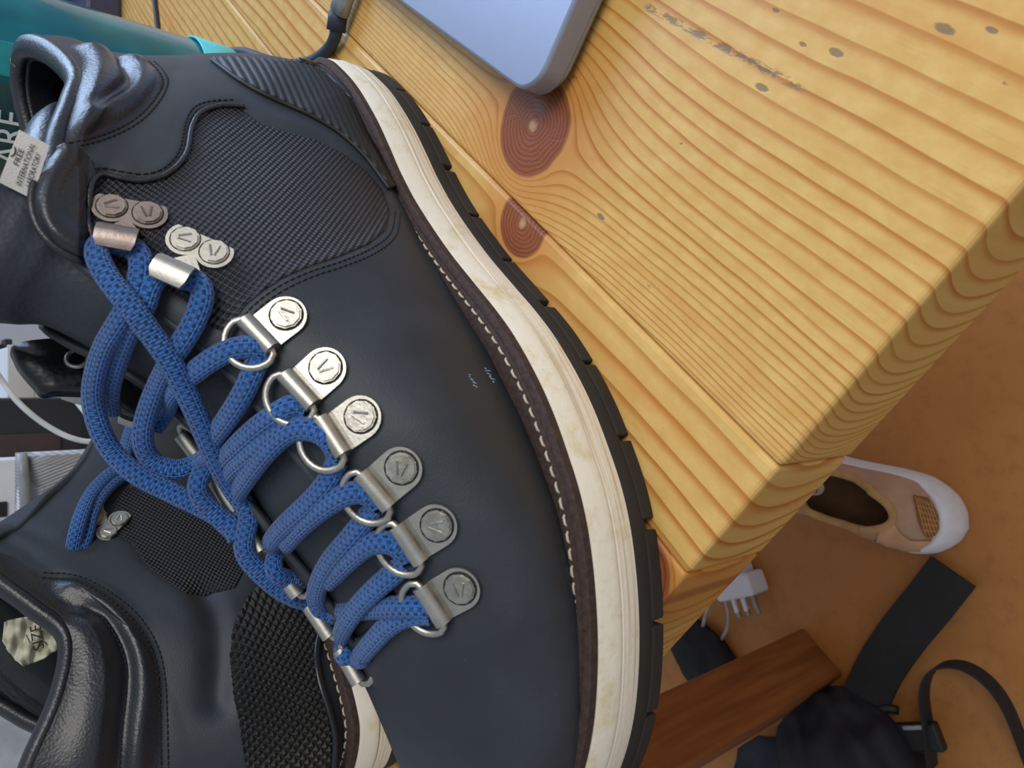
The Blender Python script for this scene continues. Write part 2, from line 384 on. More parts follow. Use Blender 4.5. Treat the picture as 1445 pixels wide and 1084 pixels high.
# ------------------------------------------------------------------ boots: last, sole and upper (local mm: s heel to toe, t to the outer side, z up)
NEAR = [(0, 0), (1.5, 12), (6, 22), (13, 27.5), (22.7, 32), (40, 38), (62, 42.4), (79, 44.2), (94, 45.4), (112, 48.3), (136, 54.4), (155, 60.7), (168, 65.2), (180, 68.6), (194, 71), (207, 72), (220, 71.6), (235, 70), (250, 65.8), (268, 57.8), (284, 48), (296, 38), (306, 26), (313, 13), (316, 0)]
FAR = [(0, 0), (3, -10), (10, -19), (22, -27), (40, -32), (60, -33), (90, -31.5), (120, -29), (150, -28.5), (180, -31), (210, -36), (235, -39), (260, -40), (280, -38.5), (298, -33), (308, -25), (314, -14), (316, 0)]
OUTL = resample(crom(NEAR[:-1] + FAR[:0:-1], 8, closed=True), 1.6, closed=True)
def outline_off(d):
    P = OUTL; T = np.roll(P, -1, 0) - np.roll(P, 1, 0); T /= np.linalg.norm(T, axis=1)[:, None]
    N = np.stack([-T[:, 1], T[:, 0]], 1)      # outline runs heel -> near -> toe, so left of travel is outside
    c = P.mean(0)
    if ((P + N - c) ** 2).sum() < ((P - N - c) ** 2).sum(): N = -N
    return P + N * d
CS = [0, 40, 62, 94, 120, 150, 180, 207, 235, 260, 284, 306, 320]; CT = [0, 3, 4.7, 7, 10, 15, 18.5, 18, 15.5, 11.5, 5, 0.5, 0]
KEYS = np.array([  # T s, T z, B s, B z, half width, roundness
    (313, 37, 313, 20, 3, 2.1), (311.5, 42, 311.5, 14, 13, 2.1), (307.5, 46.5, 307.5, 12, 21.5, 2.1), (299, 51.5, 299, 12, 30, 2.08), (286, 56, 286, 12, 38, 2.06),
    (268, 60.5, 268, 12, 44, 2.04), (250, 66, 250, 12, 48, 2.06), (230, 75, 230, 12, 49.8, 2.15), (208, 88, 205, 12, 49, 2.2), (188, 98, 175, 12, 45.5, 2.25),
    (172, 107, 140, 12, 41.5, 2.35), (161, 116.5, 100, 12, 39.5, 2.4), (154, 125, 60, 12, 38.5, 2.45), (150, 132, 25, 14, 37, 2.5), (148, 137, 6, 30, 36.3, 2.45),
    (147, 141, 3.5, 48, 35.5, 2.35), (146.5, 145, 8, 66, 35, 2.3), (146, 148.5, 15, 84, 34.5, 2.2), (146, 152, 22, 100, 34.5, 2.15), (146, 155, 25, 114, 35, 2.1),
    (146, 157.5, 24, 126, 36.5, 2.1), (146, 161, 30, 138, 37.5, 2.1)], float)
NK = len(KEYS)
KF = crom(KEYS, 13)                      # rings along the boot
KP = np.linspace(0, NK - 1, len(KF))
DIPA = [-1, -.9, -.6, -.28, 0, .35, .6, .8, 1]; DIPZ = [0, 2.5, 11, 18, 18.5, 18, 20, 21, 20]; DIPZ2 = [0, 3, 17, 25, 19, 10, 8, 8, 8]
AEK = [0, 12, 15, 17, 18.5, 19.7, 20.4, 21]; AEV = [18, 18, 20, 24, 30, 34.5, 36.5, 38]
NT_, NS_ = 8, 96
def smooth_table(x, y):
    P = crom(np.stack([np.array(x, float), np.array(y, float)], 1), 10); return P[:, 0], P[:, 1]
DIP_SETS = [smooth_table(DIPA, DIPZ), smooth_table(DIPA, DIPZ2)]
def ring_sz(k, phi, dip=0):    # dip None: rim left level
    Ts, Tz, Bs, Bz, w, n = KF[k]
    a = np.sign(np.cos(phi)) * np.abs(np.cos(phi)) ** (2 / n); l = np.abs(np.sin(phi)) ** (2 / n)
    s = (Ts + Bs) / 2 + (Ts - Bs) / 2 * a; z = (Tz + Bz) / 2 + (Tz - Bz) / 2 * a
    f = max(0.0, (KP[k] - 13) / 8) ** 1.3
    if dip is not None: z = z - np.interp(a, *DIP_SETS[dip]) * f
    egg = 0.30 * min(1.0, max(0.0, (KP[k] - 13) / 4))          # the heel is narrower than the ankle
    return s, z, l * w * (1 - egg * ((1 - a) / 2) ** 1.6)
def upper_grid(dip=0):
    G = []
    ph = np.linspace(0, math.pi, 500)
    for k in range(len(KF)):
        s, z, l = ring_sz(k, ph, dip); row = {}
        for sd in (1, -1):
            t = np.interp(s, CS, CT) + sd * l
            P = np.stack([s, t, z], 1); d = np.r_[0, np.cumsum(np.linalg.norm(np.diff(P, axis=0), axis=1))]
            ae = min(np.interp(KP[k], AEK, AEV), 0.42 * d[-1])
            q = np.r_[np.linspace(0, ae, NT_ + 1), np.linspace(ae, d[-1], NS_ + 1)[1:]]
            row[sd] = np.stack([np.interp(q, d, P[:, j]) for j in range(3)], 1)
        G.append(np.vstack([row[-1][::-1], row[1][1:]]))       # far bottom ... top ... near bottom
    return np.array(G)                                           # rings x columns x 3
GRID = upper_grid(); NR, NC = GRID.shape[:2]; MID = NT_ + NS_
KTH = 6.1                                                        # lacing opening starts here
def grid_normals(G):
    du = np.gradient(G, axis=0); dv = np.gradient(G, axis=1); n = np.cross(dv, du)
    n /= (np.linalg.norm(n, axis=2)[..., None] + 1e-9)
    return n
GN = grid_normals(GRID)
c0 = GRID[..., :2].mean((0, 1))
if (GN[:, NC - 40, 1]).mean() < 0: GN = -GN
def seg_dist(P, line, closed=False):
    """distance of points P to a polyline in mm"""
    L = np.asarray(line, float)
    if closed: L = np.vstack([L, L[:1]])
    best = np.full(len(P), 1e9)
    for a, b in zip(L[:-1], L[1:]):
        ab = b - a; t = np.clip(((P - a) @ ab) / (ab @ ab + 1e-12), 0, 1); d = np.linalg.norm(P - (a + t[:, None] * ab), axis=1)
        best = np.minimum(best, d)
    return best
def inside_poly(x, y, poly):
    ins = np.zeros(len(x), bool); n = len(poly)
    for i in range(n):
        x0, y0 = poly[i]; x1, y1 = poly[(i + 1) % n]
        c = ((y0 > y) != (y1 > y)); ins ^= c & (x < (x1 - x0) * (y - y0) / (y1 - y0 + 1e-12) + x0)
    return ins

class Boot:
    def __init__(b, root, mirror):
        b.root = root; b.mir = -1.0 if mirror else 1.0
        b.M = Matrix.Translation(root.location) @ Matrix.Rotation(root.rotation_euler.z, 4, 'Z'); b.Mi = b.M.inverted()
        b.G = upper_grid(1 if mirror else 0); b.N = grid_normals(b.G)
        if (b.N[:, NC - 40, 1]).mean() < 0: b.N = -b.N
        b.Gt = upper_grid(None); b.Nt = grid_normals(b.Gt)
        if (b.Nt[:, NC - 40, 1]).mean() < 0: b.Nt = -b.Nt
        for A in (b.G, b.N, b.Gt, b.Nt): A[..., 1] *= b.mir
        b.make_bvh(b.G)
    def make_bvh(b, G, extra=None):
        V = (G.reshape(-1, 3) / 1000).tolist(); F = []
        for i in range(NR - 1):
            for j in range(NC - 1):
                F.append((i * NC + j, i * NC + j + 1, (i + 1) * NC + j + 1, (i + 1) * NC + j))
        if extra is not None:
            o = len(V); V += extra[0]; F += [tuple(q + o for q in f) for f in extra[1]]
        b.bvh = BVHTree.FromPolygons([Vector(v) for v in V], F)
    def ray(b, x, y):
        d = raydir(x, y); o = b.Mi @ CAM; d = (b.Mi.to_3x3() @ d).normalized(); return o, d
    def hit(b, x, y):
        """surface point (local metres) and outward normal under a picture point"""
        o, d = b.ray(x, y); p, n, i, dist = b.bvh.ray_cast(o, d)
        if p is None:
            best = None
            for k in range(60):
                q = o + d * (0.12 + k * 0.007); pp, nn, ii, dd = b.bvh.find_nearest(q)
                if best is None or dd < best[0]: best = (dd, pp, nn)
            p, n = best[1], best[2]
        if n.dot(d) > 0: n = -n
        return p, n
    def line(b, pts, step=2.0, smooth=True):
        P = crom(pts, 6) if smooth else np.array(pts, float)
        return np.array([list(b.hit(x, y)[0]) for x, y in resample(P, step * 3.5)]) * 1000
    def on_t(b, x, y, t):
        """point on the upright plane at lateral offset t (mm, outer side positive)"""
        o, d = b.ray(x, y); k = (t / 1000 * b.mir - o.y) / d.y; return o + d * k
    def pixels(b, P):
        """picture coordinates of local mm points"""
        W = (np.array(b.M.to_3x3()) @ (P / 1000).T).T + np.array(b.M.translation)
        X, Y, Z = W[:, 0], W[:, 1], W[:, 2] - CAMH; d = Y * cP - Z * sP; dn = -Y * sP - Z * cP
        return 722.5 + FPX * dn / d, 542 - FPX * X / d
    def relief(b, rolls=(), grooves=(), inset=None, steps=()):
        P = b.G.reshape(-1, 3); disp = np.zeros(len(P))
        for pts, h, w in rolls:
            d = seg_dist(P, b.line(pts)); disp += h * np.where(d < w, 0.5 + 0.5 * np.cos(np.pi * np.clip(d / w, 0, 1)), 0)
        for pts, h, w in grooves:
            d = seg_dist(P, b.line(pts)); disp -= h * np.exp(-(d / w) ** 2)
        if inset is not None:
            L = b.line(list(inset) + [inset[0]], 1.2, smooth=False); d = seg_dist(P, L)
            x, y = b.pixels(P); ins = inside_poly(x, y, inset) & (b.N.reshape(-1, 3)[:, 1] * b.mir > -0.2)
            sd = np.where(ins, -d, d); h = 1.5 * np.clip((sd + 0.2) / 1.1, 0, 1); h = np.where(sd > 6, 1.5 * np.clip(1 - (sd - 6) / 22, 0, 1), h); disp += h
        disp *= np.clip((20.9 - np.repeat(KP, NC)) / (0.9 if b.mir > 0 else 1.6), 0, 1)
        dd = disp.reshape(NR, NC)
        for _ in range(3):
            dd[1:-1] = (dd[:-2] + 2 * dd[1:-1] + dd[2:]) / 4; dd[:, 1:-1] = (dd[:, :-2] + 2 * dd[:, 1:-1] + dd[:, 2:]) / 4
        disp = dd.ravel()
        nearw = np.clip(b.N.reshape(-1, 3)[:, 1] * b.mir * 3 + 1.2, 0, 1)      # the traced relief belongs to the outer side
        b.D = b.G + (b.N.reshape(-1, 3) * (disp * nearw)[:, None]).reshape(b.G.shape)
    def upper(b, mat_v, mat_c, collar_k=None):
        V = b.D.reshape(-1, 3) / 1000; F = []; MI = []
        half = b.collar_mask()
        for i in range(NR - 1):
            for j in range(NC - 1):
                if KP[i] >= KTH and abs(j + 0.5 - MID) < NT_: continue
                f = (i * NC + j, i * NC + j + 1, (i + 1) * NC + j + 1, (i + 1) * NC + j)
                F.append(f if b.mir > 0 else f[::-1]); MI.append(1 if half[i, j] else 0)
        # toe cap end
        f = list(range(NC)); F.append(f[::-1] if b.mir > 0 else f); MI.append(0)
        o = mobj('upper', V, F, mat_v, b.root); o.data.materials.append(mat_c)
        o.data.polygons.foreach_set('material_index', MI)
        bm = bmesh.new(); bm.from_mesh(o.data); bmesh.ops.remove_doubles(bm, verts=bm.verts, dist=1e-7)
        bmesh.ops.recalc_face_normals(bm, faces=bm.faces)
        bm.to_mesh(o.data); bm.free()
        m = o.modifiers.new('thickness', 'SOLIDIFY'); m.thickness = 0.0075 if b.mir > 0 else 0.0048; m.offset = -1.0
        # padded collar: thick along the rim, thin leather elsewhere
        vg = o.vertex_groups.new(name='padding'); co = np.array([v.co[:] for v in o.data.vertices]) * 1000
        kd = BVHTree.FromPolygons([Vector(v) for v in b.D.reshape(-1, 3)], [(i * NC + j, i * NC + j + 1, (i + 1) * NC + j + 1, (i + 1) * NC + j) for i in range(NR - 1) for j in range(NC - 1)])
        for i, c in enumerate(co):
            w = 0.34
            if c[2] > 85:
                _, _, fi, _ = kd.find_nearest(Vector(c)); ri, ci = divmod(fi, NC - 1)
                w += 0.66 * min(1, max(0, (KP[ri] - 18.6) / 1.6)) * min(1, max(0, (abs(ci - MID) - NT_ - 12) / 18))
            vg.add([i], w, 'REPLACE')
        m.vertex_group = 'padding'
        # rolled edge along the rim
        bm = bmesh.new(); last = b.D[-1]; nn = b.N[-1]
        for sl in (slice(0, MID - NT_ - 2), slice(MID + NT_ + 3, NC)):
            P = last[sl] - nn[sl] * 3.2; tube(bm, resample(P / 1000, 0.002), 0.0040, 10, rb=0.0028, ups=None)
        bmobj('collar_rim', bm, mat_c, b.root)
        # leather edge down the lacing opening
        bm = bmesh.new(); k0 = [i for i in range(NR) if KP[i] >= KTH][0]
        for j in (MID - NT_, MID + NT_):
            k1 = [i for i in range(NR) if KP[i] >= 17.6][0]; P = b.D[k0:k1, j] - b.N[k0:k1, j] * 0.9; tube(bm, resample(P / 1000, 0.002), 0.00135, 8)
        P = b.D[k0, MID - NT_:MID + NT_ + 1] - b.N[k0, MID - NT_:MID + NT_ + 1] * 0.9; tube(bm, P / 1000, 0.00135, 8)
        bmobj('eyestay_edge', bm, mat_v, b.root)
        return o
    def collar_mask(b):
        x, y = b.pixels(b.D.reshape(-1, 3)); m = np.zeros(NR * NC, bool)
        if b.collar_poly: m = inside_poly(x, y, b.collar_poly)
        m &= (b.N.reshape(-1, 3)[:, 1] * b.mir > -0.3)
        m |= (np.repeat(KP, NC) > 19.6)
        return m.reshape(NR, NC)
    def tongue(b, mat):
        ks = [i for i in range(NR) if KP[i] >= KTH - 0.8]; W = 16; rows = []
        for i in ks:
            r = b.Gt[i]; n = b.Nt[i]
            arc = np.r_[0, np.cumsum(np.linalg.norm(np.diff(r, axis=0), axis=1))]; arc = arc - arc[MID]
            q = np.linspace(-np.interp(KP[i], [0, 17, 21], [25, 26, 31]), np.interp(KP[i], [0, 12, 17, 21], [25, 27, 36, 44]), 2 * W + 1)
            P = np.stack([np.interp(q, arc, r[:, c] - n[:, c] * 3.0) for c in range(3)], 1)
            rows.append(P)
        last = rows[-1]; cen = last[W]
        for e in range(1, 9):
            P = last.copy(); P[:, 2] = last[:, 2] + (last[:, 2].max() - last[:, 2]) * 0.5 * e / 8 + e * 3.8; P[:, 0] += 0.3 * e
            P[:, 1] = cen[1] + (P[:, 1] - cen[1]) * (1 + 0.02 * e); rows.append(P)
        R = np.array(rows)
        # soft ribs across the padded tongue
        n = grid_normals(R)
        if (n[:, W, 0]).mean() < 0: n = -n
        R = R + n * (np.sin(np.arange(len(R)) * 0.09)[:, None, None] * 0.8)
        a, c = R.shape[:2]; F = [(i * c + j, i * c + j + 1, (i + 1) * c + j + 1, (i + 1) * c + j) for i in range(a - 1) for j in range(c - 1)]
        V = R.reshape(-1, 3) / 1000
        o = mobj('tongue', V, F, mat, b.root); m = o.modifiers.new('thickness', 'SOLIDIFY'); m.thickness = 0.0045; m.offset = -1 if True else 1
        b.make_bvh(b.D, ([list(v) for v in V], F)); b.tongue_bvh = BVHTree.FromPolygons([Vector(v) for v in V], F)
        return o
    def patch(b, name, poly, mat, lift, thick, res=3.2, disp=None, smooth=True, parent=None, uvs=1.0, kind=None):
        """a sheet laid on the upper inside a traced outline, with an edge of its own"""
        B = resample(np.array(poly, float), res, closed=True); nb = len(B)
        lo, hi = B.min(0), B.max(0); xs = np.arange(lo[0], hi[0], res); ys = np.arange(lo[1], hi[1], res)
        gx, gy = np.meshgrid(xs, ys); gx = gx.ravel() + 0.01; gy = gy.ravel() + 0.013
        ins = inside_poly(gx, gy, B); Q = np.stack([gx[ins], gy[ins]], 1)
        d = seg_dist(Q, B, closed=True); Q = Q[d > res * 0.6]
        pts = [Vector(p) for p in np.vstack([B, Q])]
        ed = [(i, (i + 1) % nb) for i in range(nb)]
        vo, eo, fo, *_ = geometry.delaunay_2d_cdt(pts, ed, [list(range(nb))], 1, 1e-5)
        V = []; UV = []
        for p in vo:
            h, n = b.hit(p[0], p[1]); k = lift / 1000
            if disp: k += disp(h * 1000) / 1000
            V.append(h + n * k); UV.append((h.x * 1000 * uvs, h.z * 1000 * uvs + h.y * 200 * uvs))
        F = [list(f) for f in fo]; nv = len(V)
        # skirt around the border
        cnt = {}
        for f in F:
            for i in range(len(f)): cnt[tuple(sorted((f[i], f[(i + 1) % len(f)])))] = cnt.get(tuple(sorted((f[i], f[(i + 1) % len(f)]))), 0) + 1
        rim = {}
        for (i, j), c in cnt.items():
            if c == 1:
                for q in (i, j):
                    if q not in rim:
                        h, n = b.hit(vo[q][0], vo[q][1]); rim[q] = len(V); V.append(h + n * (lift - thick) / 1000); UV.append(UV[q])
                F.append([i, j, rim[j], rim[i]])
        o = mobj(name, V, F, mat, parent or b.root, smooth, UV)
        bm = bmesh.new(); bm.from_mesh(o.data); bmesh.ops.recalc_face_normals(bm, faces=bm.faces); bm.to_mesh(o.data); bm.free()
        if kind: o['kind'] = kind
        return o
    def seam(b, pts, gap=2.3, length=1.5, r=0.28, lift=0.35, store=None):
        """a row of single stitches"""
        L = np.array([list(q) for q in b.line(pts, 0.8)]); L = resample(L, gap)
        for i in range(len(L) - 1):
            a = Vector(L[i]) / 1000; c = Vector(L[i + 1]) / 1000; d = (c - a)
            if d.length > gap * 3 / 1000: continue
            p, n, _, _ = b.bvh.find_nearest((a + c) / 2)
            _, dr = b.ray(700, 500)
            if n.dot(dr) > 0: n = -n
            u = d.normalized() * (length / 2000); mid = (a + c) / 2 + n * lift / 1000
            tube(store, [mid - u - n * 0.0003, mid - u * 0.5, mid + u * 0.5, mid + u - n * 0.0003], r / 1000, 5)

def ring_layers(b, name, prof, mat, parent):
    """solid of the sole outline: prof is (z, offset) from bottom to top, mm"""
    V = []; n = len(OUTL)
    for z, d in prof:
        P = outline_off(d); V += [(p[0] / 1000, p[1] * b.mir / 1000, z / 1000) for p in P]
    F = []
    for i in range(len(prof) - 1):
        for k in range(n): F.append((i * n + k, i * n + (k + 1) % n, (i + 1) * n + (k + 1) % n, (i + 1) * n + k))
    F.append(list(range(n))[::-1]); F.append([(len(prof) - 1) * n + k for k in range(n)])
    o = mobj(name, V, F, mat, parent)
    bm = bmesh.new(); bm.from_mesh(o.data); bmesh.ops.recalc_face_normals(bm, faces=bm.faces); bm.to_mesh(o.data); bm.free()
    return autosmooth(o, 40)
def build_sole(b):
    os_ = ring_layers(b, 'outsole', [(3.4, -1.2), (3.8, -0.4), (5, 0.1), (9.8, 0.3), (10.5, -0.2)], M_outsole, b.root)
    # lugs round the edge, each a block with its own notch
    P = outline_off(0.55); I = outline_off(-15)
    n = len(P); per = n // 26
    for k in range(26):
        i0 = k * per; L = per - (1 if k % 3 else 2)
        idx = [(i0 + q) % n for q in range(L + 1)]
        out = [tuple(P[i]) for i in idx] + [tuple(I[i]) for i in idx[::-1]]
        out = [(x / 1000, y * b.mir / 1000) for x, y in out]
        bm = bmesh.new(); prism(bm, out, 0.0, 0.0052)
        o = bmobj('lug', bm, M_outsole, os_, smooth=False); bevel(o, 0.0006, 2)
    ring_layers(b, 'midsole', [(10.5, -0.5), (10.8, 0.1), (14, 0.35), (17.3, 0.1), (17.9, -0.7), (18.5, 0.25), (19.6, 0.45), (21, 0.0), (25.6, -0.5), (26.7, -1.2)], M_midsole, b.root)
    ring_layers(b, 'welt', [(26.7, -1.4), (27, -0.9), (29.4, -1.0), (30, -1.6), (30.2, -3.4), (29.8, -3.9), (30.2, -4.4), (30.3, -9)], M_welt, b.root)
    bm = bmesh.new(); W = resample(outline_off(-5.6), 4.6, closed=True)
    for i in range(len(W)):
        a, c = W[i], W[(i + 1) % len(W)]; d = c - a
        a2 = a + d * 0.14; c2 = a + d * 0.82
        tube(bm, [(q[0] / 1000, q[1] * b.mir / 1000, z) for q, z in ((a2, 0.0300), (a2 + d * 0.15, 0.0306), (c2 - d * 0.15, 0.0306), (c2, 0.0300))], 0.00042, 6)
    o = bmobj('welt_stitching', bm, M_white_thread, b.root); o['kind'] = 'stuff'; o['label'] = 'white welt stitches'

BA = math.radians(210)
BORG = Vector((0.13738, 0.31275, 0))
boot_root = empty('hiking_boot', BORG, BA)
setp(boot_root, 'black leather hiking boot in front with loose blue laces in silver eyelets', 'boot')
B1 = Boot(boot_root, False)
boot2_root = empty('hiking_boot', (-0.1606, 0.264, 0), math.radians(58))
setp(boot2_root, 'second black hiking boot behind with open collar and white size tag showing', 'boot')
B2 = Boot(boot2_root, True)
build_sole(B1); build_sole(B2)

MESH1 = [(133, 345), (124, 300), (128, 262), (140, 248), (170, 254), (200, 257), (228, 250), (248, 236), (262, 215), (268, 182), (280, 161), (310, 151), (340, 154), (366, 175), (400, 186), (440, 196), (480, 215), (515, 240), (540, 270), (550, 298), (544, 325), (520, 345), (480, 362), (440, 375), (400, 392), (370, 412), (348, 430), (332, 450), (318, 470), (300, 462), (270, 432), (230, 405), (190, 388), (150, 368)]
B1.collar_poly = [(-40, 400), (-40, -20), (200, 40), (204, 86), (218, 97), (227, 114), (221, 131), (200, 156), (173, 176), (138, 190), (86, 202), (70, 214), (45, 290), (90, 365), (60, 420)]
B1.relief(
    rolls=[([(92, 182), (138, 166), (173, 149), (194, 128), (207, 111), (204, 100), (190, 90)], 3.6, 8.0), ([(112, 150), (126, 135), (141, 119), (152, 104), (150, 90), (138, 78)], 4.0, 8.5),
           ([(62, 290), (80, 320), (110, 345)], 1.6, 7)],
    grooves=[([(120, 158), (149, 145), (173, 131), (181, 118), (172, 100), (164, 88)], 2.6, 2.0), ([(70, 214), (86, 203), (138, 191), (173, 177), (200, 157), (221, 132), (228, 114), (219, 97), (205, 86)], 1.1, 1.3)],
    inset=MESH1)
B1.upper(M_nubuck, M_collar)
B1.tongue(M_tongue)
MESH2 = [(105, 762), (152, 761), (166, 757), (187, 768), (204, 795), (228, 816), (263, 837), (291, 842), (301, 837), (332, 830), (346, 802), (335, 760), (310, 735), (260, 705), (215, 685), (180, 690), (150, 720), (120, 745)]
B2.collar_poly = [(-60, 760), (20, 785), (55, 812), (105, 816), (147, 837), (189, 871), (216, 913), (226, 958), (229, 1010), (231, 1084), (231, 1200), (-60, 1200)]
B2.relief(
    rolls=[([(104, 832), (122, 840), (158, 863), (184, 897), (200, 937), (202, 979), (196, 1023), (189, 1090)], 3.6, 8.0), ([(124, 892), (132, 912), (142, 947), (138, 984), (132, 1023), (125, 1090)], 4.0, 13.0)],
    grooves=[([(128, 862), (138, 866), (147, 871), (168, 900), (181, 937), (181, 979), (176, 1023), (171, 1090)], 2.4, 2.0), ([(55, 812), (105, 816), (147, 837), (189, 871), (216, 913), (226, 958), (229, 1010), (231, 1090)], 1.0, 1.3),
             ([(288, 835), (303, 870), (309, 920), (305, 990)], 4.0, 5.0)],
    inset=MESH2)
B2.upper(M_nubuck, M_collar)
B2.tongue(M_tongue)

# ------------------------------------------------------------------ boot details
def rib_disp(b):
    def f(p):
        k = 0.5 + 0.5 * math.cos(2 * math.pi * (p.z - 0.09 * p.x) / 3.0)
        return 1.1 * k ** 0.7
    return f
def pyramid_disp(b):
    def f(p):
        u = 36.0 * math.atan2(p.x - 44.0, abs(p.y) + 1e-6); v = p.z
        a = (u + v) / 3.5; c = (u - v) / 3.5
        ta = 1 - abs((a % 1) * 2 - 1); tc = 1 - abs((c % 1) * 2 - 1)
        return 1.5 * min(ta, tc)
    return f
def edge_pipe(b, name, pts, r, mat, lift=0.0, step=1.0):
    L = b.line(pts, step) / 1000; bm = bmesh.new(); out = []
    for q in L:
        p, n, _, _ = b.bvh.find_nearest(Vector(q)); o, d = b.ray(700, 500)
        if n.dot(Vector(q) - o) > 0: n = -n
        out.append(Vector(q) + n * lift / 1000)
    tube(bm, out, r / 1000, 8); return bmobj(name, bm, mat, b.root)

# --- first boot
for b, poly in ((B1, MESH1), (B2, MESH2)):
    o = b.patch('mesh_panel', poly, M_mesh, 0.35, 0.4, 5.0); o['label'] = 'black woven mesh side panel'
o = B1.patch('heel_counter', [(300, 87), (318, 101), (340, 117), (370, 134), (405, 150), (440, 166), (478, 189), (512, 220), (533, 247), (548, 268), (556, 266), (546, 240), (528, 201), (504, 158), (478, 127), (452, 104), (424, 91), (380, 89), (340, 86)], M_rubber, 1.0, 2.0, 1.6, rib_disp(B1)); o['label'] = 'ribbed black rubber heel counter'
edge_pipe(B1, 'heel_piping', [(420, 91), (438, 96), (460, 110), (485, 134), (510, 167), (533, 208), (551, 247), (565, 275)], 1.7, M_pipe, 1.2)
edge_pipe(B1, 'counter_edge', [(300, 87), (318, 101), (340, 117), (370, 134), (405, 150), (440, 166), (478, 189), (512, 220), (533, 247), (548, 268)], 0.9, M_rubber, 0.6)
COUNTER2 = [(372, 818), (348, 845), (330, 880), (326, 930), (331, 980), (340, 1040), (347, 1082), (352, 1120), (462, 1120), (464, 1082), (466, 1040), (457, 1000), (445, 962), (441, 920), (452, 870), (470, 836), (430, 812)]
o = B2.patch('heel_counter', COUNTER2, M_rubber, 0.8, 2.0, 1.35, pyramid_disp(B2), smooth=False); o['label'] = 'black rubber heel counter with small pyramid studs'
edge_pipe(B2, 'heel_piping', [(474, 836), (456, 870), (445, 920), (449, 962), (461, 1000), (470, 1040), (468, 1082), (466, 1120)], 1.5, M_pipe, 1.0)
bm = bmesh.new()
S1 = [(72, 216), (87, 205), (138, 193), (173, 179), (201, 160), (223, 134), (230, 114), (221, 97), (208, 86)]
S1b = [(76, 224), (90, 211), (140, 199), (176, 185), (206, 165), (229, 137), (237, 114), (228, 97), (217, 86)]
for pl in (S1, S1b): B1.seam(pl, 2.1, 1.5, 0.32, 0.1, bm)
UP = [(118, 345), (113, 300), (117, 262), (126, 244), (143, 237), (175, 243), (205, 246), (230, 238), (247, 222), (256, 202), (261, 175), (272, 153), (295, 143), (330, 141)]
UP2 = [(124, 345), (119, 300), (123, 260), (133, 249), (146, 243), (175, 249), (205, 252), (233, 244), (252, 227), (261, 206), (266, 178), (276, 158), (300, 148), (335, 147)]
LOW = [(558, 298), (551, 329), (524, 351), (482, 369), (442, 382), (403, 399), (374, 418), (352, 437), (338, 456)]
LOW2 = [(565, 300), (558, 334), (528, 358), (485, 376), (445, 389), (407, 406), (379, 424), (358, 442), (345, 460)]
for pl in (UP, UP2, LOW, LOW2): B1.seam(pl, 2.0, 1.45, 0.3, 0.12, bm)
o = bmobj('panel_stitching', bm, M_thread, B1.root); o['kind'] = 'stuff'
edge_pipe(B1, 'panel_edge', [(129, 345), (122, 300), (126, 262), (139, 247), (170, 253), (200, 257), (229, 250), (249, 236), (263, 215), (269, 182), (281, 161), (310, 151), (345, 152)], 0.8, M_collar, 0.7)
bm = bmesh.new()
for pl in ([(57, 815), (105, 820), (147, 841), (187, 875), (213, 915), (223, 958), (226, 1010), (228, 1090)], [(59, 808), (107, 812), (150, 832), (195, 868), (222, 911), (233, 957), (236, 1010), (238, 1090)],
           [(128, 865), (136, 869), (146, 874), (166, 903), (178, 938), (178, 979), (173, 1023), (168, 1090)], [(168, 750), (192, 765), (210, 792), (234, 812), (266, 832), (290, 837)]):
    B2.seam(pl, 2.1, 1.5, 0.32, 0.1, bm)
o = bmobj('panel_stitching', bm, M_thread, B2.root); o['kind'] = 'stuff'
# pale scuffs on the toe leather of the first boot
M_scuff = plain('scuffed_leather', (150, 165, 195), 0.6)
bm = bmesh.new()
for k in range(9):
    for (x0, y0, dx, dy) in ((662 + k * 1.0, 530 + k * 1.9, 3.5, 2.2), (684 + k * 1.4, 520 + k * 2.2, 5.0, 2.6)):
        x = x0 + random.uniform(-1.5, 1.5); y = y0 + random.uniform(-1.5, 1.5)
        p, n = B1.hit(x, y); q, n2 = B1.hit(x + dx * random.uniform(0.4, 1.1), y + dy * random.uniform(0.3, 1.2))
        tube(bm, [p + n * 0.00004, (p + q) / 2 + n * 0.00012, q + n * 0.00004], 0.00018, 4)
o = bmobj('scuff', bm, M_scuff, B1.root); o['kind'] = 'stuff'; o['label'] = 'small pale scuff marks'

# --- silver eyelets and hooks
def decagon(r, n=10, ph=0.0): return [(r * math.cos(2 * math.pi * k / n + ph), r * math.sin(2 * math.pi * k / n + ph)) for k in range(n)]
def rivet(b, M, r, parent, rot, mat):
    bm = bmesh.new()
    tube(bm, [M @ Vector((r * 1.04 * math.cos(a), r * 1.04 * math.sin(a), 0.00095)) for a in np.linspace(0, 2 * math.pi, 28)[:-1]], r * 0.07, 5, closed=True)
    gap = bmobj('rivet_shade_ring', bm, M_ink, parent)  # dark bead standing for shade and grime in the groove round the rivet
    bm = bmesh.new(); prism(bm, decagon(r, 10, rot), 0.0002, 0.0014, M); prism(bm, decagon(r * 0.90, 10, rot), 0.0014, 0.0019, M); M = M @ Matrix.Translation((0, 0, 0.00025))
    for sx, ang in ((-1, 0.28), (1, -0.28)):      # the small V pressed into each rivet
        R = M @ Matrix.Rotation(rot, 4, 'Z')
        a = R @ Vector((sx * r * 0.34, r * 0.42, 0.00172)); c = R @ Vector((sx * r * 0.10, -r * 0.45, 0.00172))
        tube(bm, [a, c], r * 0.085, 5)
    return autosmooth(bmobj('rivet', bm, mat, parent), 35)
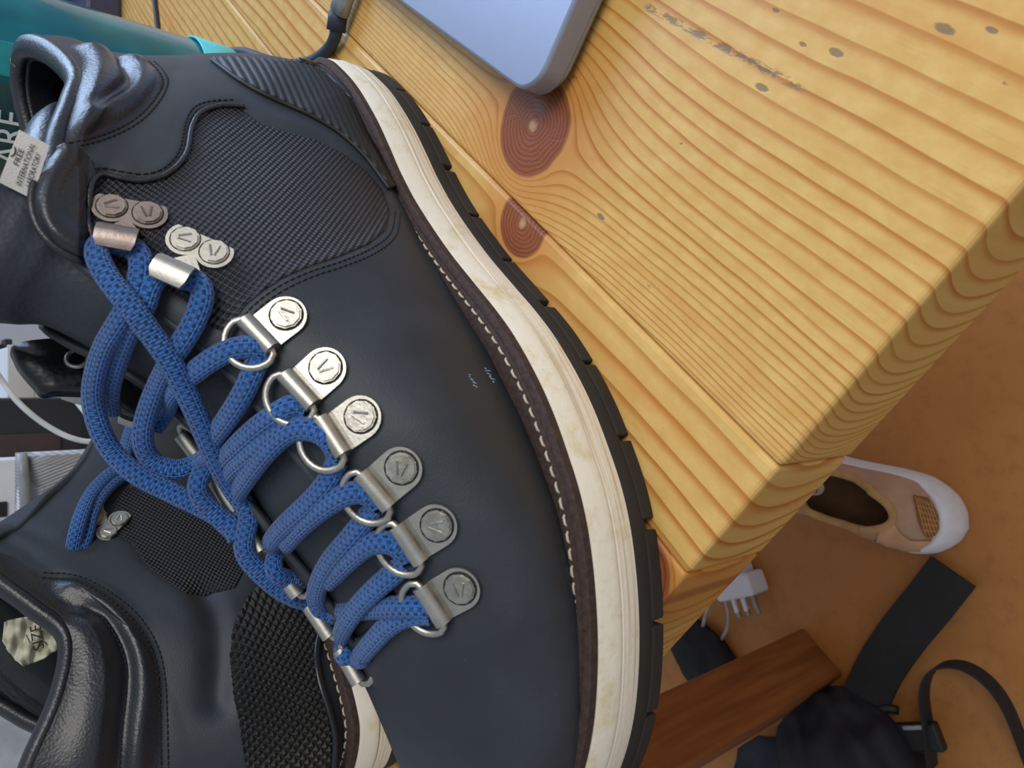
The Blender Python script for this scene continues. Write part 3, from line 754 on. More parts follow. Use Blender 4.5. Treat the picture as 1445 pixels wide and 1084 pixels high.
def eyelet(b, p, n, dirv, k=1.0, rot=0.0, mat=None, tilt=0.0, with_ring=True):
    """folded tab with a rivet holding a D ring"""
    M = frame(p, dirv, n); mat = mat or M_silver
    bm = bmesh.new(); k = k * 1.06; S = 0.001 * k
    out = [(-5.4 * S * math.sin(a), 5.4 * S * math.cos(a)) for a in np.linspace(0, math.pi, 15)] + [(4.8 * S, -5.3 * S), (4.8 * S, 5.3 * S)]
    prism(bm, out[::-1], 0.0, 0.0009, M)
    # bridge down to the rolled barrel
    sec = [(4.2, 0.1), (4.8, 0.9), (5.4, 0.8)] + [(7.8 + 2.3 * math.cos(a), 1.4 + 2.3 * math.sin(a)) for a in np.linspace(2.9, -2.6, 14)]
    a = [bm.verts.new(M @ Vector((x * S, -5.3 * S, z * S))) for x, z in sec]; c = [bm.verts.new(M @ Vector((x * S, 5.3 * S, z * S))) for x, z in sec]
    for i in range(len(sec)): bm.faces.new((a[i], a[(i + 1) % len(sec)], c[(i + 1) % len(sec)], c[i]))
    bm.faces.new(a[::-1]); bm.faces.new(c)
    o = autosmooth(bmobj('lace_eyelet', bm, mat, b.root), 50)
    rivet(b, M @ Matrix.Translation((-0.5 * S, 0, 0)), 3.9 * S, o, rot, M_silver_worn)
    if with_ring:
        bm = bmesh.new(); R = M @ Matrix.Translation((7.9 * S, 0, 1.1 * S)) @ Matrix.Rotation(-tilt, 4, 'Y')
        pts = [(0, y) for y in np.linspace(-4.6, 4.6, 5)] + [(0.6, 6.2), (2.2, 7.0)] + [(2.4 + 6.2 * math.sin(a), 7.0 * math.cos(a)) for a in np.linspace(0.15, math.pi - 0.15, 13)] + [(2.2, -7.0), (0.6, -6.2)]
        tube(bm, [R @ Vector((x * S, y * S, 0)) for x, y in pts], 0.98 * S, 8, closed=True)
        bmobj('d_ring', bm, mat, o)
    return o
EYE = [((403, 449), (372, 474), 0.2), ((459, 522), (430, 549), 1.4), ((509, 590), (479, 612), 0.6), ((566, 661), (538, 685), 2.2), ((616, 741), (583, 762), 0.9), ((649, 829), (614, 848), 2.7)]
for (rx, ry), (bx, by), rot in EYE:
    p, n = B1.hit(rx, ry); q, n2 = B1.hit(bx, by)
    eyelet(B1, p + n * 0.0004, (n + n2 * 0.3).normalized(), q - p, 1.0, rot, tilt=-0.12)
    # its twin on the inner side
    c = np.interp(p.x * 1000, CS, CT) / 1000
    for v in (0,):
        m, mn, _, _ = B1.bvh.find_nearest(Vector((p.x + 0.004, 2 * c - p.y + 0.004, p.z + 0.002)))
        m2, mn2, _, _ = B1.bvh.find_nearest(Vector((q.x + 0.004, 2 * c - q.y + 0.004, q.z + 0.002)))
        if mn.z < 0: mn = -mn
        eyelet(B1, m + mn * 0.0004, mn, m2 - m, 1.0, rot, tilt=-0.75)
def hook(b, r1, r2, fl, mat, k=1.0):
    p1, n1 = b.hit(*r1); p2, n2 = b.hit(*r2); pf, nf = b.hit(*fl)
    p = (p1 + p2) / 2; n = (n1 + n2 + nf).normalized(); d = (p2 - p1).length
    M = frame(p + n * 0.0006, pf - p, n)
    h = d / 2; S = 0.001 * k; R = 5.0 * S
    bm = bmesh.new()
    out = []
    for cy in (h, -h):
        angs = np.linspace(-0.55, math.pi + 0.25, 14) if cy > 0 else np.linspace(math.pi - 0.25, 2 * math.pi + 0.55, 14)
        out += [(-R * math.sin(a - math.pi / 2) * 0 + R * math.cos(a + math.pi / 2) * 1.0 if False else R * math.sin(a) * 0 + R * math.cos(a) * 0, 0) for a in []]
    lobes = []
    for a in np.linspace(-0.2 * math.pi, 0.72 * math.pi, 12): lobes.append((R * math.cos(a), h + R * math.sin(a)))
    for a in np.linspace(1.28 * math.pi, 2.2 * math.pi, 12): lobes.append((R * math.cos(a), -h + R * math.sin(a)))
    lobes += [(7.5 * S, -4.6 * S), (7.5 * S, 4.6 * S)]
    prism(bm, lobes, 0.0, 0.0011, M)
    # the bent flap that the lace runs under
    sec = [(6.8, 0.3), (7.8, 1.2), (8.2, 3.2), (8.8, 5.2), (10.0, 6.3), (12.0, 6.6), (14.2, 6.1), (15.8, 5.0)]
    hw = [4.6, 4.6, 4.6, 4.7, 4.9, 4.9, 4.8, 4.0]
    rows = [[bm.verts.new(M @ Vector((x * S, y * w * S, (z + (0.0 if s_ else 0.9)) * S))) for s_ in (0, 1) for y in ((-1, -0.5, 0, 0.5, 1) if s_ == 0 else (1, 0.5, 0, -0.5, -1))] for (x, z), w in zip(sec, hw)]
    for A, C in zip(rows, rows[1:]):
        for i in range(10): bm.faces.new((A[i], A[(i + 1) % 10], C[(i + 1) % 10], C[i]))
    bm.faces.new(rows[0][::-1]); bm.faces.new(rows[-1])
    o = autosmooth(bmobj('lace_hook', bm, mat, b.root), 45)
    for cy, rot in ((h, 1.9), (-h, 0.4)):
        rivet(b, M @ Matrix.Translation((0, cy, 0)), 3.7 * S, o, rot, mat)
    return M
hook(B1, (163, 291), (206, 311), (172, 345), M_copper)
hook(B1, (264, 341), (303, 361), (256, 392), M_silver)

# --- second boot's hooks
hook(B2, (172, 738), (150, 752), (135, 735), M_silver, 0.9)

# --- laces: points are picture positions with a lift (mm) off the leather, or a lateral plane ('t', mm)
def lace_path(b, pts):
    P = []
    for q in pts:
        if len(q) == 4:
            P.append(list(b.on_t(q[0], q[1], q[3])))
        else:
            h, n = b.hit(q[0], q[1]); o, d = b.ray(q[0], q[1]); P.append(list(h - d * (q[2] / 1000)))
    return np.array(P)
def lace(b, strands, name='lace', w=3.15, th=2.1):
    V = []; F = []; UV = []; seg = 14; off = 0.0
    for pts in strands:
        P = resample(crom(lace_path(b, pts), 10), 0.0011)
        for _ in range(3): P[1:-1] = 0.25 * P[:-2] + 0.5 * P[1:-1] + 0.25 * P[2:]
        n = len(P); T = np.gradient(P, axis=0); T /= np.linalg.norm(T, axis=1)[:, None] + 1e-12
        o = np.array(b.Mi @ CAM); U = o - P; U /= np.linalg.norm(U, axis=1)[:, None]
        # blend of the view side and boot's outward direction keeps the flat of the cord lying on the boot
        U = U + np.array([0.0, 0.25 * b.mir, 0.6]); U = U - T * (U * T).sum(1)[:, None]; U /= np.linalg.norm(U, axis=1)[:, None]
        for _ in range(6): U[1:-1] = (U[:-2] + U[1:-1] + U[2:]) / 3
        Wd = np.cross(T, U); base = len(V); d = np.r_[0, np.cumsum(np.linalg.norm(np.diff(P, axis=0), axis=1))] * 1000 + off
        for i in range(n):
            for k in range(seg + 1):
                a = 2 * math.pi * k / seg; cx, sx = math.cos(a), math.sin(a)
                cx = math.copysign(abs(cx) ** 0.85, cx)
                V.append(P[i] + Wd[i] * (w / 1000 * cx) + U[i] * (th / 1000 * sx)); UV.append((d[i], a / (2 * math.pi) * 18.4))
        for i in range(n - 1):
            for k in range(seg): F.append((base + i * (seg + 1) + k, base + i * (seg + 1) + k + 1, base + (i + 1) * (seg + 1) + k + 1, base + (i + 1) * (seg + 1) + k))
        for e in (0, n - 1): F.append([base + e * (seg + 1) + k for k in range(seg)])
        off += 7.3
    o = mobj(name, V, F, M_lace, b.root, True, UV); return o
T_ = 't'
o = lace(B1, [
    # from the top hook, long diagonal down to the far side and along it
    [(172, 344, 3.5), (156, 341, 4), (141, 342, 5), (136, 358, 5.5), (152, 392, 6), (184, 432, 8), (212, 470, 8.5), (240, 510, 8.5), (262, 552, 8.5), (283, 598, 9), (303, 645, 9), (321, 695, 9), (331, 738, 8), (344, 776, 0, -9), (372, 813, 0, -12), (405, 838, 0, -14), (440, 851, 0, -15), (464, 858, 0, -9), (488, 862, 0, 2), (520, 859, 0, 17), (556, 857, 3.2), (586, 857, 2.6), (606, 858, 1.2)],
    # other leg of the top hook, crossing under and looping out on the far side
    [(172, 344, 3.0), (190, 352, 3.4), (199, 366, 4), (197, 395, 4), (184, 428, 4), (166, 458, 4.5), (147, 490, 0, 18), (134, 530, 0, 6), (131, 566, 0, -3), (140, 604, 0, -9), (160, 640, 0, -14), (195, 671, 0, -13), (238, 693, 0, -12), (285, 716, 0, -10), (322, 738, 0, -8), (336, 760, 0, -8)],
    # second hook
    [(256, 392, 3.0), (238, 384, 3.6), (222, 390, 4), (210, 408, 4), (203, 435, 4), (186, 460, 3), (172, 492, 2.5), (160, 528, 0, 6), (154, 556, 0, -4), (156, 580, 0, -12)],
    [(256, 392, 2.6), (274, 396, 3.4), (286, 408, 3.6), (283, 432, 3.6), (268, 466, 3.6), (246, 500, 3.6), (222, 545, 0, 14), (206, 588, 0, 2), (201, 622, 0, -5), (212, 648, 0, -10), (236, 661, 0, -10), (258, 662, 0, -9), (280, 652, 0, -6), (300, 640, 3)],
    # first eyelet
    [(378, 492, 1.6), (362, 490, 3.0), (338, 491, 3.6), (312, 500, 3.8), (287, 516, 3.6), (262, 536, 3), (243, 556, 2.5), (228, 584, 2), (216, 604, 0, -6)],
    [(374, 496, 1.0), (362, 512, 2.0), (352, 538, 2.8), (336, 568, 3), (316, 598, 3), (296, 628, 3.6), (281, 655, 4), (278, 684, 0, -4), (287, 708, 0, -7), (307, 728, 0, -8), (328, 748, 0, -9)],
    # second eyelet
    [(430, 574, 1.4), (415, 571, 3), (392, 583, 3.6), (365, 602, 3.4), (340, 624, 3), (316, 648, 3)],
    [(428, 582, 1.0), (408, 596, 2.6), (380, 615, 3), (352, 640, 3), (328, 662, 3), (310, 684, 3)],
    # third eyelet
    [(478, 644, 1.2), (472, 632, 2.6), (462, 617, 3.4), (440, 606, 3.8), (412, 608, 4), (386, 627, 4), (362, 655, 3.6), (342, 684, 3.2), (326, 706, 3)],
    [(476, 650, 1.0), (467, 672, 2), (450, 696, 2.8), (426, 720, 3.2), (400, 744, 3.6), (383, 766, 4), (377, 788, 4), (386, 806, 0, -7), (408, 818, 0, -10), (430, 818, 0, -10), (448, 808, 0, -8), (464, 800, 2)],
    # fourth eyelet
    [(532, 712, 1.2), (522, 700, 2.8), (504, 694, 3.6), (480, 702, 3.8), (452, 720, 3.6), (424, 744, 3.2), (402, 768, 2.8)],
    [(528, 716, 1.0), (512, 738, 2.2), (492, 762, 3), (468, 790, 3.6), (452, 818, 4), (446, 844, 4), (454, 862, 0, -8), (472, 868, 0, -8), (490, 868, 0, -5)],
    # fifth eyelet
    [(574, 788, 1.0), (564, 773, 2.8), (545, 765, 3.6), (522, 768, 3.8), (498, 785, 3.4), (476, 806, 3), (462, 820, 2.4)],
    [(572, 794, 1.0), (552, 812, 2.4), (528, 833, 3.2), (504, 858, 4), (486, 884, 4.4), (479, 908, 4), (486, 928, 0, -8), (500, 932, 0, -8), (514, 926, 2)],
    # sixth eyelet
    [(608, 866, 0.8), (590, 866, 1.8), (566, 872, 2.4), (545, 886, 2.6), (526, 906, 2.6), (508, 928, 2.0)],
])
o['label'] = 'blue braided lace with dark flecks'
o = lace(B2, [
    [(172, 660, 6), (150, 674, 8), (130, 696, 9), (117, 722, 9), (108, 750, 7), (103, 776, -2)],
    [(178, 668, 3), (158, 682, 5), (140, 702, 6), (128, 728, 6), (122, 752, 4), (114, 776, -2)],
    [(190, 590, 6), (182, 616, 8), (176, 640, 8), (172, 660, 6)],
])
o['label'] = 'blue braided lace with dark flecks'

# --- woven label on the tongue, tongue end, inner flap with rivets
LQ = [Vector(q) for q in ((-2, 257), (27, 183), (70, 205), (46, 281))]
def label_px(a_, c_): return LQ[0] * (1 - a_) * (1 - c_) + LQ[1] * a_ * (1 - c_) + LQ[2] * a_ * c_ + LQ[3] * (1 - a_) * c_
smp = []
for a_ in np.linspace(0, 1, 11):
    for c_ in np.linspace(0, 1, 11):
        q = label_px(a_, c_); o_, d_ = B1.ray(q.x, q.y); h, *_ = B1.tongue_bvh.ray_cast(o_, d_)
        if h is not None: smp.append((a_, c_, (h - o_).length))
smp = np.array(smp); A_ = np.stack([np.ones(len(smp)), smp[:, 0], smp[:, 1]], 1); cf = np.linalg.lstsq(A_, smp[:, 2], rcond=None)[0]
cf[0] -= (A_ @ cf - smp[:, 2]).max() + 0.0012
def label_pt(a_, c_, lift=0.0):
    q = label_px(a_, c_); o_, d_ = B1.ray(q.x, q.y); return o_ + d_ * (cf[0] + cf[1] * a_ + cf[2] * c_ - lift)
V = []; F = []; nL = 12
for sd in (0, 1):
    for i in range(nL + 1):
        for j in range(nL + 1): V.append(label_pt(i / nL, j / nL, 0.0005 * (1 - sd) + 0.0004 * math.sin(i / nL * 3.1)))
N1 = nL + 1; o0 = N1 * N1
for i in range(nL):
    for j in range(nL):
        q = i * N1 + j; F.append((q, q + 1, q + N1 + 1, q + N1)); F.append((o0 + q, o0 + q + N1, o0 + q + N1 + 1, o0 + q + 1))
rg = [i * N1 for i in range(N1)] + [nL * N1 + j for j in range(1, N1)] + [i * N1 + nL for i in range(nL - 1, -1, -1)] + [j for j in range(nL - 1, 0, -1)]
for q, r in zip(rg, rg[1:] + rg[:1]): F.append((q, r, r + o0, q + o0))
lab = mobj('woven_label', V, F, M_tag, B1.root, False); lab['label'] = 'white woven label sewn to the tongue'
def label_text(body, width, a_, c_, hgt=0.17):
    o_ = text_mesh('lettering', body, 1.0, Matrix(), M_ink, lab, extrude=0.0)
    xs = [q.co.x for q in o_.data.vertices]; ys = [q.co.y for q in o_.data.vertices]; kx = width / (max(xs) - min(xs)); ky = hgt / (max(ys) - min(ys)); my = (max(ys) + min(ys)) / 2
    for q in o_.data.vertices: q.co = label_pt(a_ + q.co.x * kx, c_ - (q.co.y - my) * ky, 0.0011)
label_text('FREE', 0.30, 0.56, 0.27); label_text('INTERNATIONAL', 0.78, 0.50, 0.52); label_text('LABORATORY', 0.62, 0.47, 0.77)
bm = bmesh.new()
for k in (-1, 1): tube(bm, [label_pt(0.60 + 0.09 * k, 0.05, 0.0011), label_pt(0.60 + 0.06 * k, 0.10, 0.0011), label_pt(0.60, 0.13, 0.0011)], 0.00014, 5)
bmobj('logo', bm, M_ink, lab)
# padded end of the tongue inside the collar
bm = bmesh.new(); path = [B1.on_t(104, 150, 6), B1.on_t(94, 156, 6), B1.on_t(84, 168, 7), B1.on_t(74, 188, 9), B1.on_t(64, 216, 12), B1.on_t(56, 250, 15)]
pp = resample(crom([list(q) for q in path], 6), 0.003); nP = len(pp)
tube(bm, pp, [0.0085 * math.sin(math.pi * min(1, (i + 1.2) / nP * 1.5) * 0.5) + 0.001 for i in range(nP)], 16, rb=[0.006 * math.sin(math.pi * min(1, (i + 1.2) / nP * 1.5) * 0.5) + 0.001 for i in range(nP)])
bmobj('tongue_padding', bm, M_collar, B1.root)
# padded front corner of the near collar, with its seamed edge
LE = [(74, 208), (62, 226), (52, 248), (46, 272), (46, 296), (54, 320), (70, 341), (92, 357), (116, 367)]
LP = LE + [(126, 356), (124, 320), (122, 285), (125, 262), (136, 248), (130, 225), (110, 206), (92, 201)]
fit = []
for x, y in [(130, 212), (150, 222), (135, 235), (150, 238), (118, 222), (128, 300), (130, 330), (134, 345), (128, 270), (170, 240)]:
    o_, d_ = B1.ray(x, y); h, n = B1.hit(x, y); fit.append((1, x, y, (h - o_).length))
fit = np.array(fit); cl = np.linalg.lstsq(fit[:, :3], fit[:, 3], rcond=None)[0]
LEs = resample(crom(LE, 6), 3.0)
def lobe_pt(x, y, extra=0.0):
    o_, d_ = B1.ray(x, y); e = seg_dist(np.array([[x, y]], float), LEs)[0]
    inn = max(0.0, min(1.0, (x - 110) / 18))
    roll = 0.0050 * math.exp(-(e / 7.0) ** 1.2); puff = 0.0016 * math.sin(math.pi * min(1.0, e / 44.0))
    return o_ + d_ * (cl[0] + cl[1] * x + cl[2] * y + roll - puff - 0.0046 + 0.0034 * inn + extra)
Bq = resample(np.array(LP, float), 3.0, closed=True); lo, hi = Bq.min(0), Bq.max(0)
gx, gy = np.meshgrid(np.arange(lo[0], hi[0], 3.0), np.arange(lo[1], hi[1], 3.0)); gx = gx.ravel() + .01; gy = gy.ravel() + .01
Q = np.stack([gx, gy], 1)[inside_poly(gx, gy, Bq)]; Q = Q[seg_dist(Q, Bq, True) > 1.6]
vo, eo, fo, *_ = geometry.delaunay_2d_cdt([Vector(p) for p in np.vstack([Bq, Q])], [(i, (i + 1) % len(Bq)) for i in range(len(Bq))], [list(range(len(Bq)))], 1, 1e-5)
o = mobj('collar_front', [lobe_pt(p[0], p[1]) for p in vo], [list(f) for f in fo], M_collar, B1.root)
bm = bmesh.new(); bm.from_mesh(o.data); bmesh.ops.recalc_face_normals(bm, faces=bm.faces)
if sum((f.normal.dot((B1.Mi @ CAM) - f.calc_center_median()) for f in bm.faces)) < 0: bmesh.ops.reverse_faces(bm, faces=bm.faces)
bm.to_mesh(o.data); bm.free()
m = o.modifiers.new('thickness', 'SOLIDIFY'); m.thickness = 0.003; m.offset = -1
bm = bmesh.new(); tube(bm, [lobe_pt(x, y, -0.0004) for x, y in LEs], 0.0011, 8); bmobj('collar_seam', bm, M_collar, B1.root)
# inner eyestay flap folded outward on the far side
FL = [(20, 486), (21, 505), (30, 521), (48, 542), (61, 555), (85, 553), (125, 555), (150, 562), (166, 576), (176, 584), (196, 590), (208, 582), (218, 556), (222, 500), (160, 480), (80, 478)]
fr_ = [B1.on_t(x, y, -20 - 0.05 * (y - 480) + 0.02 * x) for x, y in crom(FL, 4, closed=True)]
cen = sum(fr_, Vector()) / len(fr_)
bm = bmesh.new(); dn = Vector((0, -0.0032, 0)); nF = len(fr_)
rings = [[q for q in fr_], [cen + (q - cen) * 0.97 + Vector((0, 0.0012, 0)) for q in fr_], [cen + (q - cen) * 0.6 + Vector((0, 0.0020, 0)) for q in fr_]]
vr = [[bm.verts.new(q) for q in r] for r in rings]; vb = [bm.verts.new(q + dn) for q in fr_]
for A, C in zip(vr, vr[1:]):
    for i in range(nF): bm.faces.new((A[i], A[(i + 1) % nF], C[(i + 1) % nF], C[i]))
for i in range(nF): bm.faces.new((vb[i], vb[(i + 1) % nF], vr[0][(i + 1) % nF], vr[0][i]))
bm.faces.new(vr[-1]); bm.faces.new(vb[::-1])
flap = bmobj('eyestay_flap', bm, M_patent, B1.root); flap['label'] = 'shiny black inner side of the far lacing flap'
for (x, y) in ((107, 513), (203, 541)):
    p = B1.on_t(x, y, -20 - 0.05 * (y - 480) + 0.02 * x) + Vector((0, 0.0030, 0)); M = frame(p, (1, 0, 0), (0, 1, 0.35))
    bm = bmesh.new(); tube(bm, [M @ Vector((0.0030 * math.cos(a), 0.0030 * math.sin(a), 0)) for a in np.linspace(0, 2 * math.pi, 20)[:-1]], 0.00075, 8, closed=True)
    o = bmobj('rivet_back', bm, M_silver_worn, flap)
for quad in ([(86, 553), (124, 555), (126, 565), (104, 559)], [(170, 577), (197, 588), (196, 598), (168, 588)]):
    bm = bmesh.new(); vs = [B1.on_t(x, y, -24 - 0.05 * (y - 480)) for x, y in quad]
    a = [bm.verts.new(v) for v in vs]; c = [bm.verts.new(v + Vector((0.0006, -0.004, 0))) for v in vs]
    for i in range(4): bm.faces.new((a[i], a[(i + 1) % 4], c[(i + 1) % 4], c[i]))
    bm.faces.new(a); bm.faces.new(c[::-1]); o = bmobj('hook_edge', bm, M_silver, flap, False); bevel(o, 0.0006)

# --- crumpled size tag inside the second boot's collar
TAGP = [(3, 905), (6, 878), (33, 871), (73, 863), (80, 875), (90, 905), (92, 910), (62, 930), (33, 941), (22, 932), (12, 919)]
M_tag2 = plain('crumpled_size_tag', (196, 196, 176), 0.6, var=0.12, scale=160, bump=0.6, bscale=260)
B = resample(np.array(TAGP, float), 3.0, closed=True); lo, hi = B.min(0), B.max(0)
gx, gy = np.meshgrid(np.arange(lo[0], hi[0], 3.0), np.arange(lo[1], hi[1], 3.0)); gx = gx.ravel() + .01; gy = gy.ravel() + .01
Q = np.stack([gx, gy], 1)[inside_poly(gx, gy, B)]; Q = Q[seg_dist(Q, B, True) > 1.6]
vo, eo, fo, *_ = geometry.delaunay_2d_cdt([Vector(p) for p in np.vstack([B, Q])], [(i, (i + 1) % len(B)) for i in range(len(B))], [list(range(len(B)))], 1, 1e-5)
def tag_pt(x, y):
    w = 1.2 * math.sin(x * 0.19 + y * 0.11) + 0.9 * math.sin(y * 0.23 - x * 0.07) + 0.5 * math.sin(x * 0.5)
    return B2.on_t(x, y, 2 + w - 0.10 * (y - 900) * 1.0)
o = mobj('size_tag', [tag_pt(p[0], p[1]) for p in vo], [list(f) for f in fo], M_tag2, B2.root, True)
m = o.modifiers.new('thickness', 'SOLIDIFY'); m.thickness = 0.0004; o['label'] = 'crumpled white size tag'
def tag_text(body, x, y, dx, dy, size):
    p = tag_pt(x, y); q = tag_pt(x + dx, y + dy); o_ = B2.Mi @ CAM; n = (o_ - p).normalized()
    text_mesh('lettering', body, size, frame(p + n * 0.0016, q - p, n), M_ink, o)
tag_text('SIZE 1', 52, 892, -2, -12, 0.0055)
bm = bmesh.new(); c = tag_pt(62, 910); n = ((B2.Mi @ CAM) - c).normalized()
tube(bm, [tag_pt(55, 910) + n * .0016, tag_pt(58, 906) + n * .0016, tag_pt(63, 906) + n * .0016, tag_pt(66, 910) + n * .0016], 0.00018, 5)
tube(bm, [tag_pt(37, 896) + n * .0016, tag_pt(42, 908) + n * .0016], 0.00014, 5); bmobj('mark', bm, M_ink, o)

# ------------------------------------------------------------------ laptop and its cable
M_alu = plain('blue_grey_aluminium', (150, 160, 184), 0.4, 0.35, var=0.03, scale=20, bump=0.08, bscale=3000)
M_alu_edge = plain('aluminium_edge', (165, 168, 175), 0.38, 0.6, var=0.03, scale=20, bump=0.05, bscale=2500)
ZL = 0.0135
a0, a1 = at_z(735, 128, ZL), at_z(560, 0, ZL); r0, r1 = at_z(760, 118, ZL), at_z(812, 0, ZL)
ux = (a1 - a0).normalized(); vy = Vector((ux.y, -ux.x, 0))
if vy.dot(r1 - r0) < 0: vy = -vy
# corner where both edges meet
k = (r0 - a0).dot(vy); corner = a0 - ux * ((a0 - r0).dot(ux)) ; corner = a0 + ux * ((r0 - a0).dot(ux))
lap = empty('laptop', (corner.x, corner.y, 0), math.atan2(ux.y, ux.x)); setp(lap, 'closed blue grey aluminium laptop lying on the pine table', 'laptop')
sgn = 1.0 if (Matrix.Rotation(math.atan2(ux.y, ux.x), 3, 'Z') @ Vector((0, 1, 0))).dot(vy) > 0 else -1.0
def rrect(x0, y0, x1, y1, r, n=8):
    out = []
    for cx, cy, st in ((x1 - r, y1 - r, 0), (x0 + r, y1 - r, 90), (x0 + r, y0 + r, 180), (x1 - r, y0 + r, 270)):
        for q in range(n + 1):
            a = math.radians(st + 90 * q / n); out.append((cx + r * math.cos(a), cy + r * math.sin(a)))
    return out
LW, LD = 0.304, 0.212
def lap_part(name, z0, z1, ins, mat):
    bm = bmesh.new(); y0, y1 = (ins, LD - ins) if sgn > 0 else (-LD + ins, -ins)
    prism(bm, rrect(ins, y0, LW - ins, y1, 0.011), z0, z1); o = bmobj(name, bm, mat, lap, False); bevel(o, 0.0012, 3); autosmooth(o, 40); return o
lap_part('base', 0.0012, 0.0040, 0.0015, M_alu_edge); lap_part('lid', 0.0041, ZL, 0.0, M_alu)
for fx in (0.02, LW - 0.02):
    for fy in (0.02, LD - 0.02):
        bm = bmesh.new(); lathe(bm, [(0.006, 0), (0.0065, 0.001), (0.006, 0.0014)], 20, Matrix.Translation((fx, fy * sgn, 0))); bmobj('rubber_foot', bm, M_rubber, lap)
cab = empty('charging_cable', tuple(at_z(440, 86, 0.0))); setp(cab, 'dark charging cable with a metal plug running behind the boot heel', 'cable')
def world_part(name, bm, mat, root, smooth=True):
    """mesh given in world space, parented to its root"""
    o = bmobj(name, bm, mat, root, smooth); o.matrix_parent_inverse = (Matrix.Translation(root.location) @ Matrix.Rotation(root.rotation_euler.z, 4, 'Z')).inverted(); return o
M_cable = plain('dark_cable', (42, 50, 66), 0.55, bump=0.4, bscale=1500)
bm = bmesh.new(); zc = 0.0034
pts = [at_z(476, 30, 0.006), at_z(474, 48, 0.0055), at_z(466, 66, zc), at_z(450, 81, zc), at_z(428, 90, zc), at_z(400, 91, zc), at_z(372, 83, zc), at_z(345, 74, zc), at_z(322, 74, zc)]
tube(bm, resample(crom([list(p) for p in pts], 8), 0.003), 0.0030, 10); world_part('cord', bm, M_cable, cab)
bm = bmesh.new(); tube(bm, [at_z(478, 18, 0.006), at_z(476, 28, 0.006), at_z(474, 44, 0.0055)], 0.0046, 12); world_part('strain_relief', bm, M_cable, cab)
bm = bmesh.new(); tube(bm, [at_z(494, -26, 0.0066), at_z(485, -4, 0.0066), at_z(479, 17, 0.006)], 0.0062, 14, rb=0.0045); world_part('plug', bm, M_alu_edge, cab)
bm = bmesh.new(); tube(bm, resample(crom([list(at_z(x, y, 0.002)) for x, y in ((196, -60), (214, -20), (219, 10), (222, 36), (226, 70), (232, 100))], 6), 0.004), 0.0021, 8)
setp(bmobj('thin_cable', bm, M_cable), 'thin dark cable lying on the table behind the teal bottle', 'cable')

# ------------------------------------------------------------------ teal water bottle
def mat_teal():
    t = NT('teal_plastic'); o = t.obj(); nz = t.noise(o, 14.0, 3)
    t.color(t.mix(t.smooth(nz, 0.35, 0.7), srgb(8, 116, 140), srgb(40, 168, 182))); t.set(0.12, 0, 0.5, trans=0.45, ior=1.45); return t.m
M_teal = mat_teal(); M_cyan = plain('cyan_silicone', (92, 208, 218), 0.55); M_cyan2 = plain('cyan_print', (20, 180, 200), 0.4); M_white_print = plain('white_print', (225, 235, 238), 0.5)
M_tealdark = plain('dark_teal_print', (8, 92, 108), 0.35)
bot = empty('water_bottle', (0.163, 0.481, 0)); setp(bot, 'large translucent teal water bottle with a cyan base standing behind the boot', 'bottle')
bm = bmesh.new(); lathe(bm, [(0.044, 0.006), (0.050, 0.010), (0.053, 0.022), (0.0535, 0.20), (0.052, 0.225), (0.042, 0.25), (0.026, 0.262), (0.026, 0.275)], 56); bmobj('body', bm, M_teal, bot)
bm = bmesh.new(); lathe(bm, [(0.040, 0.0), (0.050, 0.0015), (0.0545, 0.008), (0.0552, 0.030), (0.0546, 0.0305), (0.0538, 0.030), (0.050, 0.010)], 56); bmobj('base_sleeve', bm, M_cyan, bot)
bm = bmesh.new(); lathe(bm, [(0.030, 0.268), (0.031, 0.270), (0.031, 0.298), (0.028, 0.302)], 40); bmobj('cap', bm, M_cyan, bot)
def bottle_wrap(name, a0, a1, z0, z1, mat):
    V = []; F = []; n = 16
    for i in range(n + 1):
        a = a0 + (a1 - a0) * i / n
        for r, z in ((0.0537, z0), (0.0539, z0), (0.0539, z1), (0.0537, z1)): V.append((r * math.cos(a), r * math.sin(a), z))
    for i in range(n):
        for q in range(4): F.append((i * 4 + q, (i + 1) * 4 + q, (i + 1) * 4 + (q + 1) % 4, i * 4 + (q + 1) % 4))
    F += [(0, 1, 2, 3), (n * 4 + 3, n * 4 + 2, n * 4 + 1, n * 4)]
    return mobj(name, V, F, mat, bot)
fa = math.atan2(-0.481, -0.163)            # side of the bottle turned to the boots
bottle_wrap('label_band', fa + 0.10, fa + 0.42, 0.1125, 0.21, M_cyan2)
bottle_wrap('label_panel', fa - 1.25, fa + 0.09, 0.112, 0.22, M_tealdark)
def bottle_text(body, a, z, size):
    r = 0.0541; p = Vector((r * math.cos(a), r * math.sin(a), z)); n = Vector((math.cos(a), math.sin(a), 0)); x = Vector((-math.sin(a), math.cos(a), 0))
    text_mesh('lettering', body, size, frame(p, x, n), M_white_print, bot)
bottle_text('ARE,', fa - 0.42, 0.1235, 0.017)

